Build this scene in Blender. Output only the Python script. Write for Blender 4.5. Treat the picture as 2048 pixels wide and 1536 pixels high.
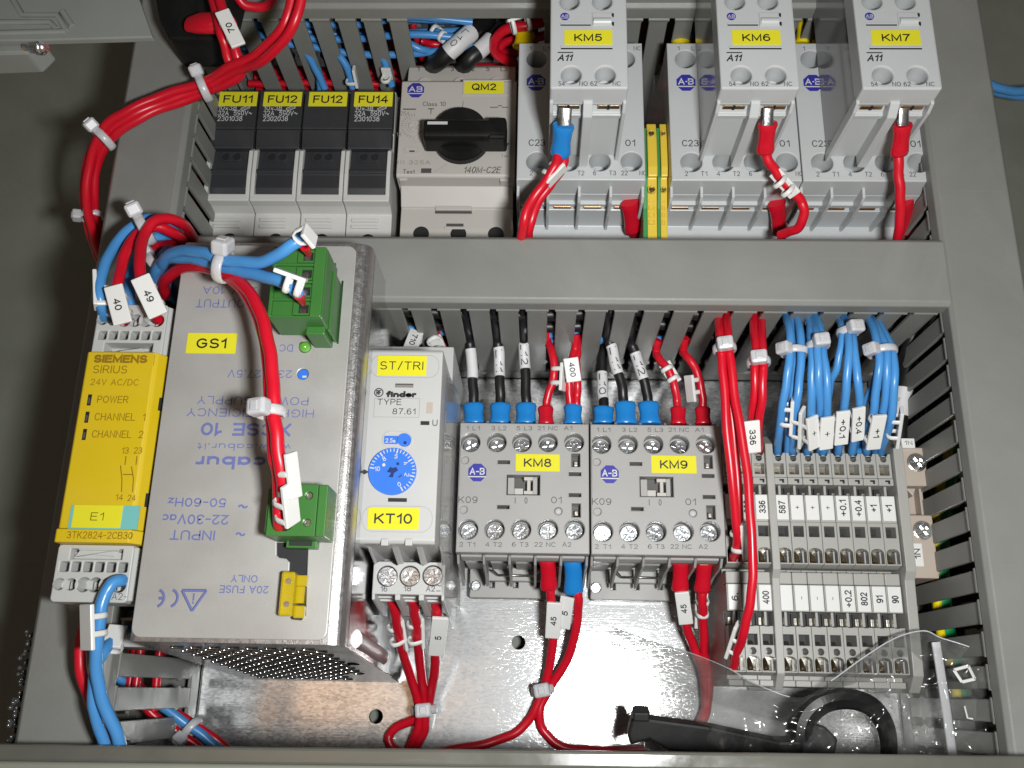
import bpy, bmesh, math, random
from mathutils import Vector, Matrix
R_ = math.radians
random.seed(7)
for o in list(bpy.data.objects): bpy.data.objects.remove(o)
scene = bpy.context.scene
COL = scene.collection
S = 0.001                                   # all sizes below are millimetres

# ------------------------------------------------------------------ camera
CAMF, CAMP = 1885.2719, Vector((27.4369, -86.0066, 367.1519))
TILT, YAW, ROLL = 0.314028, 0.0286683, 0.0107019
RM = Matrix.Rotation(TILT, 3, 'X') @ Matrix.Rotation(YAW, 3, 'Y') @ Matrix.Rotation(ROLL, 3, 'Z')
cam = bpy.data.cameras.new('camera'); camo = bpy.data.objects.new('camera', cam); COL.objects.link(camo)
cam.sensor_width = 36; cam.lens = CAMF / 2048 * 36; cam.clip_start = 0.01; cam.clip_end = 20
camo.matrix_world = Matrix.Translation(CAMP * S) @ RM.to_4x4()
scene.camera = camo

# ------------------------------------------------------------------ world and flash
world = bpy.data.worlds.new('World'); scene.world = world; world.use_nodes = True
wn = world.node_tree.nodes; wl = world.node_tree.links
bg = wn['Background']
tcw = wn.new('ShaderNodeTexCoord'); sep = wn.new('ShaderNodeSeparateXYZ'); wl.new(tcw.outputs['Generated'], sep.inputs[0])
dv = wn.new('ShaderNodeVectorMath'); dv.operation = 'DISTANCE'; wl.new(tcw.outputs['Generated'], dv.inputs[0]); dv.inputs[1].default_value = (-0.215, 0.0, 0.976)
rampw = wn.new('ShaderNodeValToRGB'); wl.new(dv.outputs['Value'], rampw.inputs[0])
rampw.color_ramp.elements[0].position = 0.06; rampw.color_ramp.elements[0].color = (4.2, 2.55, 1.45, 1)  # added warm world patch, stands in for a hand reflected in the plate
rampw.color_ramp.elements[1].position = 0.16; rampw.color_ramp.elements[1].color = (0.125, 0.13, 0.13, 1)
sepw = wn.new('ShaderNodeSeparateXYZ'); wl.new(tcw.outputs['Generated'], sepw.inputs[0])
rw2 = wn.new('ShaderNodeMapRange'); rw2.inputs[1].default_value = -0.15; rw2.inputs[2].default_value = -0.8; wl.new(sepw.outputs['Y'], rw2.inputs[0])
mxw = wn.new('ShaderNodeMix'); mxw.data_type = 'RGBA'; mxw.inputs[7].default_value = (0.55, 0.38, 0.25, 1)  # warm tint added from below so the supply's underside reflects tan
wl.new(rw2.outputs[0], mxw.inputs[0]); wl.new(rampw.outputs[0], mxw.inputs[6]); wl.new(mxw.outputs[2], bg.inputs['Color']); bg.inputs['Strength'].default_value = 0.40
fl = bpy.data.lights.new('flash', 'AREA'); fl.shape = 'RECTANGLE'; fl.size = 0.032; fl.size_y = 0.020
fl.energy = 0.98; fl.color = (0.985, 1.0, 0.995); fl.spread = R_(150)
flo = bpy.data.objects.new('flash', fl); COL.objects.link(flo)
FP = Vector((80, -95, 372)); flo.location = FP * S
flo.rotation_euler = (Vector((34, 8, 40)) - FP).to_track_quat('-Z', 'Y').to_euler()
scene.view_settings.view_transform = 'Standard'; scene.view_settings.look = 'None'
scene.view_settings.exposure = 0.0; scene.view_settings.gamma = 1
scene.render.engine = 'CYCLES'
scene.cycles.max_bounces = 8; scene.cycles.transparent_max_bounces = 12; scene.cycles.caustics_reflective = False
scene.cycles.use_denoising = True

# ------------------------------------------------------------------ measuring helpers
def A(px, py, z):
    """point at height z (mm above the mounting plate) seen at photo pixel px,py (2048 wide photo)"""
    d = RM @ Vector(((px - 1024) / CAMF, -(py - 768) / CAMF, -1.0))
    return CAMP + d * ((z - CAMP.z) / d.z)
def AX(px, py, z): return A(px, py, z).x
def AY(px, py, z): return A(px, py, z).y
def V(p): return A(*p) if not isinstance(p, Vector) else p

# ------------------------------------------------------------------ materials
def mat(name, col, rough=0.45, metal=0.0, var=0.06, vs=60.0, bump=0.0, bs=900.0, trans=0.0, alpha=1.0, spec=0.5, sss=0.0, rv=0.06, coat=0.0, aniso=0.0):
    m = bpy.data.materials.new(name); m.use_nodes = True
    n = m.node_tree.nodes; l = m.node_tree.links; b = n['Principled BSDF']
    tc = n.new('ShaderNodeTexCoord')
    nz = n.new('ShaderNodeTexNoise'); nz.inputs['Scale'].default_value = vs; nz.inputs['Detail'].default_value = 5
    l.new(tc.outputs['Object'], nz.inputs['Vector'])
    mx = n.new('ShaderNodeMix'); mx.data_type = 'RGBA'
    mx.inputs[6].default_value = (*[c * (1 - var) for c in col], 1); mx.inputs[7].default_value = (*[min(1, c * (1 + var)) for c in col], 1)
    l.new(nz.outputs['Fac'], mx.inputs[0]); l.new(mx.outputs[2], b.inputs['Base Color'])
    mr = n.new('ShaderNodeMapRange'); mr.inputs[1].default_value = 0.3; mr.inputs[2].default_value = 0.7
    mr.inputs[3].default_value = max(0.02, rough - rv); mr.inputs[4].default_value = min(1, rough + rv)
    l.new(nz.outputs['Fac'], mr.inputs[0]); l.new(mr.outputs[0], b.inputs['Roughness'])
    b.inputs['Metallic'].default_value = metal; b.inputs['Specular IOR Level'].default_value = spec
    b.inputs['Transmission Weight'].default_value = trans; b.inputs['Alpha'].default_value = alpha
    b.inputs['Coat Weight'].default_value = coat
    if sss:
        b.inputs['Subsurface Weight'].default_value = sss; b.inputs['Subsurface Radius'].default_value = (1, 1, 1); b.inputs['Subsurface Scale'].default_value = 0.002
    if bump:
        n2 = n.new('ShaderNodeTexNoise'); n2.inputs['Scale'].default_value = bs; n2.inputs['Detail'].default_value = 3
        l.new(tc.outputs['Object'], n2.inputs['Vector'])
        bp = n.new('ShaderNodeBump'); bp.inputs['Strength'].default_value = bump; bp.inputs['Distance'].default_value = 0.0004
        l.new(n2.outputs['Fac'], bp.inputs['Height']); l.new(bp.outputs[0], b.inputs['Normal'])
    return m
M = {}
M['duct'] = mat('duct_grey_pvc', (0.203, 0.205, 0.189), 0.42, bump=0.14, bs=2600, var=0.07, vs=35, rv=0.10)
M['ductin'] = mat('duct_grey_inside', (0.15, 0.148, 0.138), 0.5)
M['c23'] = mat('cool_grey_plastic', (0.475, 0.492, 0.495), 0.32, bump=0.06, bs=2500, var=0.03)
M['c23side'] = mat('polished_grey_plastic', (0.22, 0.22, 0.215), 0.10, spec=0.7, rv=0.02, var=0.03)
M['k09'] = mat('warm_grey_plastic', (0.325, 0.318, 0.305), 0.40, bump=0.10, bs=2500, var=0.03)
M['qm'] = mat('beige_grey_plastic', (0.46, 0.438, 0.405), 0.42, bump=0.10, bs=2500, var=0.03)
M['fu'] = mat('off_white_plastic', (0.56, 0.555, 0.53), 0.42, bump=0.06, bs=2000, var=0.03)
M['fublk'] = mat('charcoal_plastic', (0.030, 0.031, 0.034), 0.40, bump=0.10, bs=3000, var=0.15)
M['blk'] = mat('black_plastic', (0.008, 0.008, 0.008), 0.36, bump=0.05, bs=1500, var=0.15, spec=0.22)
M['hole'] = mat('recess_shade', (0.012, 0.012, 0.013), 0.6)  # near-black for hole floors and recesses, their shade put into the colour
M['tim'] = mat('white_grey_plastic', (0.465, 0.465, 0.455), 0.38, bump=0.05, bs=2500, var=0.02)
M['sie'] = mat('pale_grey_plastic', (0.47, 0.475, 0.46), 0.42, bump=0.06, bs=2500, var=0.03)
M['siey'] = mat('signal_yellow_plastic', (0.60, 0.425, 0.005), 0.48, bump=0.10, bs=2500, var=0.03)
M['turq'] = mat('turquoise_card', (0.16, 0.45, 0.43), 0.5)
M['tape'] = mat('yellow_label_tape', (0.70, 0.645, 0.025), 0.30, var=0.02, coat=0.2)
M['ink'] = mat('black_ink', (0.012, 0.012, 0.014), 0.5)
M['inkg'] = mat('grey_ink', (0.075, 0.07, 0.068), 0.5)
M['inkl'] = mat('faint_grey_ink', (0.22, 0.20, 0.185), 0.5)
M['inkw'] = mat('white_ink', (0.55, 0.55, 0.55), 0.5)
M['inkb'] = mat('violet_blue_ink', (0.13, 0.15, 0.36), 0.5)
M['inkbr'] = mat('brown_ink', (0.26, 0.155, 0.006), 0.5)
M['logo'] = mat('logo_blue_ink', (0.032, 0.030, 0.30), 0.4, var=0.02)
M['psu'] = mat('satin_grey_coated_metal', (0.43, 0.42, 0.40), 0.42, metal=0.35, bump=0.14, bs=3000, var=0.06, vs=45, rv=0.08)
M['steel'] = mat('satin_steel', (0.55, 0.53, 0.52), 0.36, metal=0.95, bump=0.25, bs=2600, var=0.15, vs=700)
M['wallsteel'] = mat('bright_sheet_steel', (0.66, 0.66, 0.65), 0.16, metal=1.0, bump=0.10, bs=60, var=0.10, vs=120)
M['screw'] = mat('zinc_screw', (0.78, 0.80, 0.82), 0.24, metal=1.0, bump=0.2, bs=900)
M['brass'] = mat('brass_contact', (0.80, 0.60, 0.36), 0.28, metal=1.0, bump=0.3, bs=400)
M['copper'] = mat('copper_contact', (0.85, 0.45, 0.22), 0.3, metal=1.0)
M['tin'] = mat('tinned_spring', (0.62, 0.58, 0.50), 0.30, metal=1.0, bump=0.3, bs=300)
M['green'] = mat('green_connector_plastic', (0.040, 0.155, 0.030), 0.36, bump=0.06, bs=2500)
M['fuse'] = mat('yellow_translucent_plastic', (0.62, 0.46, 0.006), 0.08, trans=0.35, coat=0.6)
M['led'] = mat('green_led_lens', (0.14, 0.45, 0.05), 0.15, trans=0.2)
M['red'] = mat('red_wire_pvc', (0.56, 0.006, 0.020), 0.32, var=0.06)
M['blue'] = mat('blue_wire_pvc', (0.066, 0.262, 0.58), 0.32, var=0.05)
M['bwire'] = mat('black_wire_pvc', (0.010, 0.010, 0.010), 0.40)
M['gy'] = mat('green_wire_pvc', (0.01, 0.26, 0.09), 0.35)
M['cblue'] = mat('blue_crimp_sleeve', (0.014, 0.20, 0.55), 0.25, bump=0.25, bs=500, var=0.05)
M['cred'] = mat('red_crimp_sleeve', (0.52, 0.006, 0.02), 0.25, bump=0.25, bs=500, var=0.06)
M['cyel'] = mat('yellow_crimp_sleeve', (0.80, 0.62, 0.005), 0.3, bump=0.2, bs=500)
M['mk'] = mat('white_marker_plastic', (0.68, 0.68, 0.66), 0.35, var=0.03)
M['slv'] = mat('white_shrink_sleeve', (0.62, 0.62, 0.63), 0.45, bump=0.15, bs=500)
M['tie'] = mat('natural_nylon', (0.64, 0.64, 0.66), 0.30, trans=0.25, sss=0.25, var=0.04)
M['term'] = mat('terminal_grey_plastic', (0.34, 0.335, 0.31), 0.42, bump=0.08, bs=2500, var=0.03)
M['nblk'] = mat('beige_terminal_plastic', (0.42, 0.355, 0.30), 0.45, bump=0.08, bs=2500, var=0.03)
M['pey'] = mat('earth_yellow_plastic', (0.66, 0.47, 0.05), 0.38, var=0.04)
M['peg'] = mat('earth_green_plastic', (0.045, 0.24, 0.08), 0.4, var=0.04)
M['dial'] = mat('dial_blue_plastic', (0.035, 0.17, 0.66), 0.35, var=0.03)
M['diald'] = mat('dial_dark_blue', (0.006, 0.025, 0.14), 0.4)
M['cab'] = mat('cabinet_grey_paint', (0.175, 0.185, 0.155), 0.55, bump=0.25, bs=1500, var=0.08)
M['lip'] = mat('cabinet_gloss_paint', (0.10, 0.098, 0.082), 0.10, rv=0.03, spec=0.6, bump=0.06, bs=120, var=0.12)
M['gasket'] = mat('cream_edge_seal', (0.25, 0.25, 0.205), 0.4)
M['hous'] = mat('grey_moulded_housing', (0.20, 0.212, 0.197), 0.5, bump=0.1, bs=2000)
M['clear'] = mat('clear_acrylic', (0.95, 0.96, 0.96), 0.04, trans=1.0, alpha=0.35)
M['foil'] = mat('crinkled_film', (0.10, 0.10, 0.10), 0.12, metal=0.3, spec=0.9)

def plate_mat():
    m = mat('galvanised_steel', (0.62, 0.625, 0.62), 0.36, metal=0.70, var=0.0)
    n = m.node_tree.nodes; l = m.node_tree.links; b = n['Principled BSDF']
    tc = n.new('ShaderNodeTexCoord'); mp = n.new('ShaderNodeMapping'); mp.inputs['Scale'].default_value = (1, 2.2, 1)
    l.new(tc.outputs['Object'], mp.inputs[0])
    vo = n.new('ShaderNodeTexVoronoi'); vo.inputs['Scale'].default_value = 800; l.new(mp.outputs[0], vo.inputs['Vector'])
    n1 = n.new('ShaderNodeTexNoise'); n1.inputs['Scale'].default_value = 38; n1.inputs['Detail'].default_value = 9; n1.inputs['Roughness'].default_value = 0.72; l.new(tc.outputs['Object'], n1.inputs['Vector'])
    ad = n.new('ShaderNodeMix'); ad.data_type = 'RGBA'; ad.inputs[0].default_value = 0.62
    l.new(vo.outputs['Color'], ad.inputs[6]); l.new(n1.outputs['Fac'], ad.inputs[7])
    bw = n.new('ShaderNodeRGBToBW'); l.new(ad.outputs[2], bw.inputs[0])
    cr = n.new('ShaderNodeValToRGB'); l.new(bw.outputs[0], cr.inputs[0])
    cr.color_ramp.elements[0].position = 0.30; cr.color_ramp.elements[0].color = (0.31, 0.32, 0.33, 1)
    cr.color_ramp.elements[1].position = 0.70; cr.color_ramp.elements[1].color = (0.60, 0.60, 0.595, 1)
    l.new(cr.outputs[0], b.inputs['Base Color'])
    mr = n.new('ShaderNodeMapRange'); mr.inputs[1].default_value = 0.28; mr.inputs[2].default_value = 0.72; mr.inputs[3].default_value = 0.40; mr.inputs[4].default_value = 0.56
    l.new(bw.outputs[0], mr.inputs[0]); l.new(mr.outputs[0], b.inputs['Roughness'])
    # fine brushed scratches
    m2 = n.new('ShaderNodeMapping'); m2.inputs['Scale'].default_value = (60, 2600, 60); l.new(tc.outputs['Object'], m2.inputs[0])
    n3 = n.new('ShaderNodeTexNoise'); n3.inputs['Scale'].default_value = 1; n3.inputs['Detail'].default_value = 4; l.new(m2.outputs[0], n3.inputs['Vector'])
    a2 = n.new('ShaderNodeMath'); a2.operation = 'ADD'; l.new(bw.outputs[0], a2.inputs[0]); l.new(n3.outputs['Fac'], a2.inputs[1])
    bp = n.new('ShaderNodeBump'); bp.inputs['Strength'].default_value = 0.22; bp.inputs['Distance'].default_value = 0.0002
    l.new(a2.outputs[0], bp.inputs['Height']); l.new(bp.outputs[0], b.inputs['Normal'])
    # second, sharper sheen of the rolled zinc
    gl = n.new('ShaderNodeBsdfGlossy'); gl.distribution = 'BECKMANN'; cr2 = n.new('ShaderNodeValToRGB'); l.new(bw.outputs[0], cr2.inputs[0]); cr2.color_ramp.elements[0].position = 0.30; cr2.color_ramp.elements[0].color = (0.40, 0.405, 0.415, 1); cr2.color_ramp.elements[1].position = 0.66; cr2.color_ramp.elements[1].color = (0.86, 0.86, 0.85, 1); l.new(cr2.outputs[0], gl.inputs[0])
    m3 = n.new('ShaderNodeMapRange'); m3.inputs[1].default_value = 0.28; m3.inputs[2].default_value = 0.72; m3.inputs[3].default_value = 0.115; m3.inputs[4].default_value = 0.18
    l.new(bw.outputs[0], m3.inputs[0]); l.new(m3.outputs[0], gl.inputs['Roughness'])
    b2 = n.new('ShaderNodeBump'); b2.inputs['Strength'].default_value = 0.10; b2.inputs['Distance'].default_value = 0.0002; l.new(a2.outputs[0], b2.inputs['Height']); l.new(b2.outputs[0], gl.inputs['Normal'])
    mxs = n.new('ShaderNodeMixShader'); mxs.inputs[0].default_value = 0.48; l.new(b.outputs[0], mxs.inputs[1]); l.new(gl.outputs[0], mxs.inputs[2]); l.new(mxs.outputs[0], n['Material Output'].inputs[0])
    return m
def wear(m, amount=0.10, scale=14):
    """irregular hand marks, dust and hairline scratches that belong to the surface"""
    n = m.node_tree.nodes; l = m.node_tree.links; b = n['Principled BSDF']; tc = n['Texture Coordinate']
    src = b.inputs['Base Color'].links[0].from_socket; rs = b.inputs['Roughness'].links[0].from_socket
    nz = n.new('ShaderNodeTexNoise'); nz.inputs['Scale'].default_value = scale; nz.inputs['Detail'].default_value = 9; nz.inputs['Roughness'].default_value = 0.68; nz.inputs['Distortion'].default_value = 0.8; l.new(tc.outputs['Object'], nz.inputs['Vector'])
    cr = n.new('ShaderNodeValToRGB'); cr.color_ramp.elements[0].position = 0.42; cr.color_ramp.elements[1].position = 0.72; l.new(nz.outputs['Fac'], cr.inputs[0])
    mp = n.new('ShaderNodeMapping'); mp.inputs['Rotation'].default_value = (0, 0, 0.5); mp.inputs['Scale'].default_value = (25, 900, 25); l.new(tc.outputs['Object'], mp.inputs[0])
    n2 = n.new('ShaderNodeTexNoise'); n2.inputs['Scale'].default_value = 1.0; n2.inputs['Detail'].default_value = 2; l.new(mp.outputs[0], n2.inputs['Vector'])
    c2 = n.new('ShaderNodeValToRGB'); c2.color_ramp.elements[0].position = 0.70; c2.color_ramp.elements[1].position = 0.76; l.new(n2.outputs['Fac'], c2.inputs[0])
    ad = n.new('ShaderNodeMath'); ad.operation = 'MULTIPLY_ADD'; ad.inputs[1].default_value = 0.6; l.new(c2.outputs[0], ad.inputs[0]); l.new(cr.outputs[0], ad.inputs[2])
    mx = n.new('ShaderNodeMix'); mx.data_type = 'RGBA'; mx.blend_type = 'ADD'; mx.inputs[7].default_value = (0.30, 0.30, 0.28, 1)
    fa = n.new('ShaderNodeMath'); fa.operation = 'MULTIPLY'; fa.inputs[1].default_value = amount; l.new(ad.outputs[0], fa.inputs[0]); l.new(fa.outputs[0], mx.inputs[0])
    l.new(src, mx.inputs[6]); l.new(mx.outputs[2], b.inputs['Base Color'])
    ar = n.new('ShaderNodeMath'); ar.operation = 'MULTIPLY_ADD'; ar.inputs[1].default_value = 0.16; l.new(cr.outputs[0], ar.inputs[0]); l.new(rs, ar.inputs[2]); l.new(ar.outputs[0], b.inputs['Roughness'])
for k_ in ('duct', 'cab', 'lip', 'hous'): wear(M[k_], 0.09)
for k_ in ('psu', 'fublk', 'k09', 'c23', 'qm', 'siey', 'blk'): wear(M[k_], 0.04, 22)
M['plate'] = plate_mat()

def bag_mat(name, h0, h1, t_):
    m = bpy.data.materials.new(name); m.use_nodes = True
    n = m.node_tree.nodes; l = m.node_tree.links; n.clear()
    out = n.new('ShaderNodeOutputMaterial')
    tr = n.new('ShaderNodeBsdfTransparent'); tr.inputs[0].default_value = (t_, t_, t_ * .995, 1)
    df = n.new('ShaderNodeBsdfDiffuse'); df.inputs[0].default_value = (0.62, 0.62, 0.60, 1)
    gl = n.new('ShaderNodeBsdfGlossy'); gl.inputs['Roughness'].default_value = 0.13; gl.inputs[0].default_value = (0.9, 0.9, 0.9, 1)
    tc = n.new('ShaderNodeTexCoord'); nz = n.new('ShaderNodeTexNoise'); nz.inputs['Scale'].default_value = 34; nz.inputs['Detail'].default_value = 7; nz.inputs['Roughness'].default_value = 0.6; nz.inputs['Distortion'].default_value = 1.6
    l.new(tc.outputs['Object'], nz.inputs['Vector'])
    mr = n.new('ShaderNodeMapRange'); mr.inputs[1].default_value = 0.44; mr.inputs[2].default_value = 0.72; mr.inputs[3].default_value = h0; mr.inputs[4].default_value = h1
    l.new(nz.outputs['Fac'], mr.inputs[0])
    m1 = n.new('ShaderNodeMixShader'); l.new(mr.outputs[0], m1.inputs[0]); l.new(tr.outputs[0], m1.inputs[1]); l.new(df.outputs[0], m1.inputs[2])
    lf = n.new('ShaderNodeLayerWeight'); lf.inputs[0].default_value = 0.5; pw = n.new('ShaderNodeMath'); pw.operation = 'POWER'; pw.inputs[1].default_value = 3.0; l.new(lf.outputs['Facing'], pw.inputs[0])
    lw = n.new('ShaderNodeMath'); lw.operation = 'MULTIPLY_ADD'; lw.inputs[1].default_value = 0.5; lw.inputs[2].default_value = 0.022; l.new(pw.outputs[0], lw.inputs[0])
    m2 = n.new('ShaderNodeMixShader'); l.new(lw.outputs[0], m2.inputs[0]); l.new(m1.outputs[0], m2.inputs[1]); l.new(gl.outputs[0], m2.inputs[2])
    l.new(m2.outputs[0], out.inputs[0])
    return m
M['bag'] = bag_mat('clear_polythene', 0.004, 0.09, 0.94); M['bagback'] = bag_mat('cloudy_polythene', 0.10, 0.34, 0.84)

# ------------------------------------------------------------------ mesh builder
ORG = {}
def circle(cx, cy, r, n=20, ry=None): return [(cx + r * math.cos(2 * math.pi * i / n), cy + (ry or r) * math.sin(2 * math.pi * i / n)) for i in range(n)]
def rect(x0, y0, x1, y1): return [(x0, y0), (x1, y0), (x1, y1), (x0, y1)]
def rrect(x0, y0, x1, y1, r, n=5):
    p = []
    for cx, cy, a in ((x1 - r, y0 + r, -90), (x1 - r, y1 - r, 0), (x0 + r, y1 - r, 90), (x0 + r, y0 + r, 180)):
        for i in range(n + 1):
            t = R_(a + 90 * i / n); p.append((cx + r * math.cos(t), cy + r * math.sin(t)))
    return p
_curve_cache = {}
def _curve_mesh(loops, depth, bev):
    cu = bpy.data.curves.new('c', 'CURVE'); cu.dimensions = '2D'; cu.fill_mode = 'BOTH'
    cu.extrude = max(0, depth / 2 - bev); cu.bevel_depth = bev; cu.bevel_resolution = 1; cu.offset = -bev
    for lp in loops:
        sp = cu.splines.new('POLY'); sp.points.add(len(lp) - 1); sp.use_cyclic_u = True
        for i, (x, y) in enumerate(lp): sp.points[i].co = (x, y, 0, 1)
    ob = bpy.data.objects.new('c', cu); me = bpy.data.meshes.new_from_object(ob)
    vs = [v.co.copy() for v in me.vertices]; fs = [tuple(p.vertices) for p in me.polygons]
    bpy.data.objects.remove(ob); bpy.data.curves.remove(cu); bpy.data.meshes.remove(me)
    return vs, fs
# ------------------------------------------------------------------ single-stroke lettering (height 1, drawn with ribbons)
def _E(cx, cy, rx, ry, a0, a1, n=None):
    n = n or max(4, int(abs(a1 - a0) / 18)); return [(cx + rx * math.cos(R_(a0 + (a1 - a0) * i / n)), cy + ry * math.sin(R_(a0 + (a1 - a0) * i / n))) for i in range(n + 1)]
_G = {
 'A': (.68, [[(0, 0), (.34, 1), (.68, 0)], [(.12, .34), (.56, .34)]]), 'B': (.6, [[(0, 0), (0, 1), (.32, 1)] + _E(.32, .76, .24, .24, 90, -90) + [(0, .52)], [(.32, .52)] + _E(.34, .26, .26, .26, 90, -90) + [(0, 0)]]),
 'C': (.64, [_E(.35, .5, .35, .5, 40, 320)]), 'D': (.62, [[(0, 0), (0, 1), (.26, 1)] + _E(.26, .5, .36, .5, 90, -90) + [(0, 0)]]),
 'E': (.54, [[(.54, 1), (0, 1), (0, 0), (.54, 0)], [(0, .53), (.48, .53)]]), 'F': (.52, [[(.52, 1), (0, 1), (0, 0)], [(0, .52), (.44, .52)]]),
 'G': (.68, [_E(.35, .5, .35, .5, 45, 330) + [(.66, .48), (.38, .48)]]), 'H': (.6, [[(0, 0), (0, 1)], [(.6, 0), (.6, 1)], [(0, .53), (.6, .53)]]), 'I': (.001, [[(0, 0), (0, 1)]]),
 'K': (.6, [[(0, 0), (0, 1)], [(.58, 1), (0, .36)], [(.2, .58), (.62, 0)]]), 'L': (.5, [[(0, 1), (0, 0), (.5, 0)]]), 'M': (.74, [[(0, 0), (0, 1), (.37, .1), (.74, 1), (.74, 0)]]),
 'N': (.62, [[(0, 0), (0, 1), (.62, 0), (.62, 1)]]), 'O': (.72, [_E(.36, .5, .36, .5, 90, 450)]), 'P': (.56, [[(0, 0), (0, 1), (.3, 1)] + _E(.3, .735, .27, .265, 90, -90) + [(0, .47)]]),
 'Q': (.72, [_E(.36, .5, .36, .5, 90, 450), [(.44, .24), (.72, -.04)]]), 'R': (.6, [[(0, 0), (0, 1), (.32, 1)] + _E(.32, .745, .26, .255, 90, -90) + [(0, .49)], [(.32, .49), (.6, 0)]]),
 'S': (.58, [_E(.29, .74, .26, .26, 30, 270) + _E(.29, .25, .29, .25, 90, -150)[1:]]), 'T': (.6, [[(0, 1), (.6, 1)], [(.3, 1), (.3, 0)]]), 'U': (.62, [[(0, 1), (0, .32)] + _E(.31, .32, .31, .32, 180, 360) + [(.62, 1)]]),
 'V': (.64, [[(0, 1), (.32, 0), (.64, 1)]]), 'W': (.9, [[(0, 1), (.22, 0), (.45, .95), (.68, 0), (.9, 1)]]), 'X': (.62, [[(0, 0), (.62, 1)], [(0, 1), (.62, 0)]]), 'Y': (.62, [[(0, 1), (.31, .45), (.62, 1)], [(.31, .45), (.31, 0)]]), 'Z': (.58, [[(0, 1), (.58, 1), (0, 0), (.58, 0)]]),
 '0': (.54, [_E(.27, .5, .27, .5, 90, 450)]), '1': (.26, [[(0, .74), (.12, .8), (.26, 1), (.26, 0)]]), '2': (.54, [_E(.27, .72, .26, .28, 170, -30) + [(.02, 0), (.54, 0)]]),
 '3': (.54, [_E(.26, .75, .23, .25, 160, -90) + _E(.26, .26, .28, .26, 88, -160)[0:]]), '4': (.56, [[(.42, 0), (.42, 1), (0, .3), (.58, .3)]]), '5': (.54, [[(.5, 1), (.1, 1), (.04, .5)] + _E(.27, .33, .27, .33, 135, -150)]),
 '6': (.54, [_E(.3, .5, .29, .5, 55, 180) + _E(.275, .31, .265, .31, 180, 540)]), '7': (.52, [[(0, 1), (.52, 1), (.26, .45), (.16, 0)]]), '8': (.54, [_E(.27, .76, .22, .24, -90, 270), _E(.27, .27, .27, .27, 90, 450)]),
 '9': (.54, [_E(.24, .5, .29, .5, -125, 0) + _E(.265, .69, .265, .31, 0, 360)]),
 '+': (.56, [[(.28, .22), (.28, .78)], [(0, .5), (.56, .5)]]), '-': (.36, [[(0, .45), (.36, .45)]]), '.': (.04, [[(0, .0), (.04, 0), (.04, .06), (0, .06)]]), '/': (.36, [[(0, -.05), (.36, 1.05)]]), '~': (.6, [_E(.15, .45, .15, .16, 180, 0) + _E(.45, .45, .15, .16, 180, 360)]),
 '_': (.6, [[(0, 0), (.6, 0)]]), '(': (.2, [_E(.25, .5, .22, .55, 130, 230)]), ')': (.2, [_E(-.05, .5, .22, .55, 50, -50)]), '!': (.02, [[(0, .3), (0, 1)], [(0, 0), (0, .08)]]), ' ': (.22, []), '·': (.06, [[(-.02, .5), (.08, .5)]]),
 'a': (.46, [_E(.23, .28, .23, .28, 0, 360), [(.46, .56), (.46, 0)]]), 'b': (.48, [[(0, 1), (0, 0)], _E(.24, .28, .24, .28, 180, 540)]), 'c': (.44, [_E(.25, .28, .25, .28, 50, 310)]), 'd': (.48, [_E(.24, .28, .24, .28, 0, 360), [(.48, 1), (.48, 0)]]),
 'e': (.48, [[(.01, .3), (.47, .3)] + _E(.24, .28, .24, .28, 5, 320)]), 'f': (.3, [[(.32, 1)] + _E(.28, .82, .14, .18, 90, 180) + [(.14, 0)], [(0, .56), (.3, .56)]]), 'i': (.02, [[(0, 0), (0, .56)], [(0, .78), (0, .86)]]), 'l': (.02, [[(0, 0), (0, 1)]]),
 'n': (.44, [[(0, 0), (0, .56)], [(0, .3)] + _E(.22, .34, .22, .22, 160, 0) + [(.44, 0)]]), 'r': (.28, [[(0, 0), (0, .56)], [(0, .3)] + _E(.2, .34, .2, .22, 160, 70)]), 's': (.4, [_E(.2, .42, .18, .14, 30, 270) + _E(.2, .14, .2, .14, 90, -150)[1:]]),
 't': (.3, [[(.14, .85), (.14, .14)] + _E(.28, .14, .14, .14, 180, 270), [(0, .56), (.3, .56)]]), 'u': (.44, [[(0, .56), (0, .22)] + _E(.22, .22, .22, .22, 180, 360) + [(.44, .56)], [(.44, .3), (.44, 0)]]), 'w': (.62, [[(0, .56), (.16, 0), (.31, .54), (.46, 0), (.62, .56)]]),
 'x': (.42, [[(0, 0), (.42, .56)], [(0, .56), (.42, 0)]]), 'z': (.4, [[(0, .56), (.4, .56), (0, 0), (.4, 0)]]), 'h': (.44, [[(0, 0), (0, 1)], [(0, .3)] + _E(.22, .34, .22, .22, 160, 0) + [(.44, 0)]]), 'o': (.5, [_E(.25, .28, .25, .28, 0, 360)]),
}
def text_strokes(s, bold):
    """polylines of a line of writing and its extent"""
    x = 0; out = []
    for ch in s:
        w, st = _G.get(ch, _G['-']); out += [[(x + px, py) for px, py in p] for p in st]; x += w + .26
    xs = [p[0] for l in out for p in l]; ys = [p[1] for l in out for p in l]
    return out, min(xs), max(xs), min(ys), max(ys)
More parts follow.
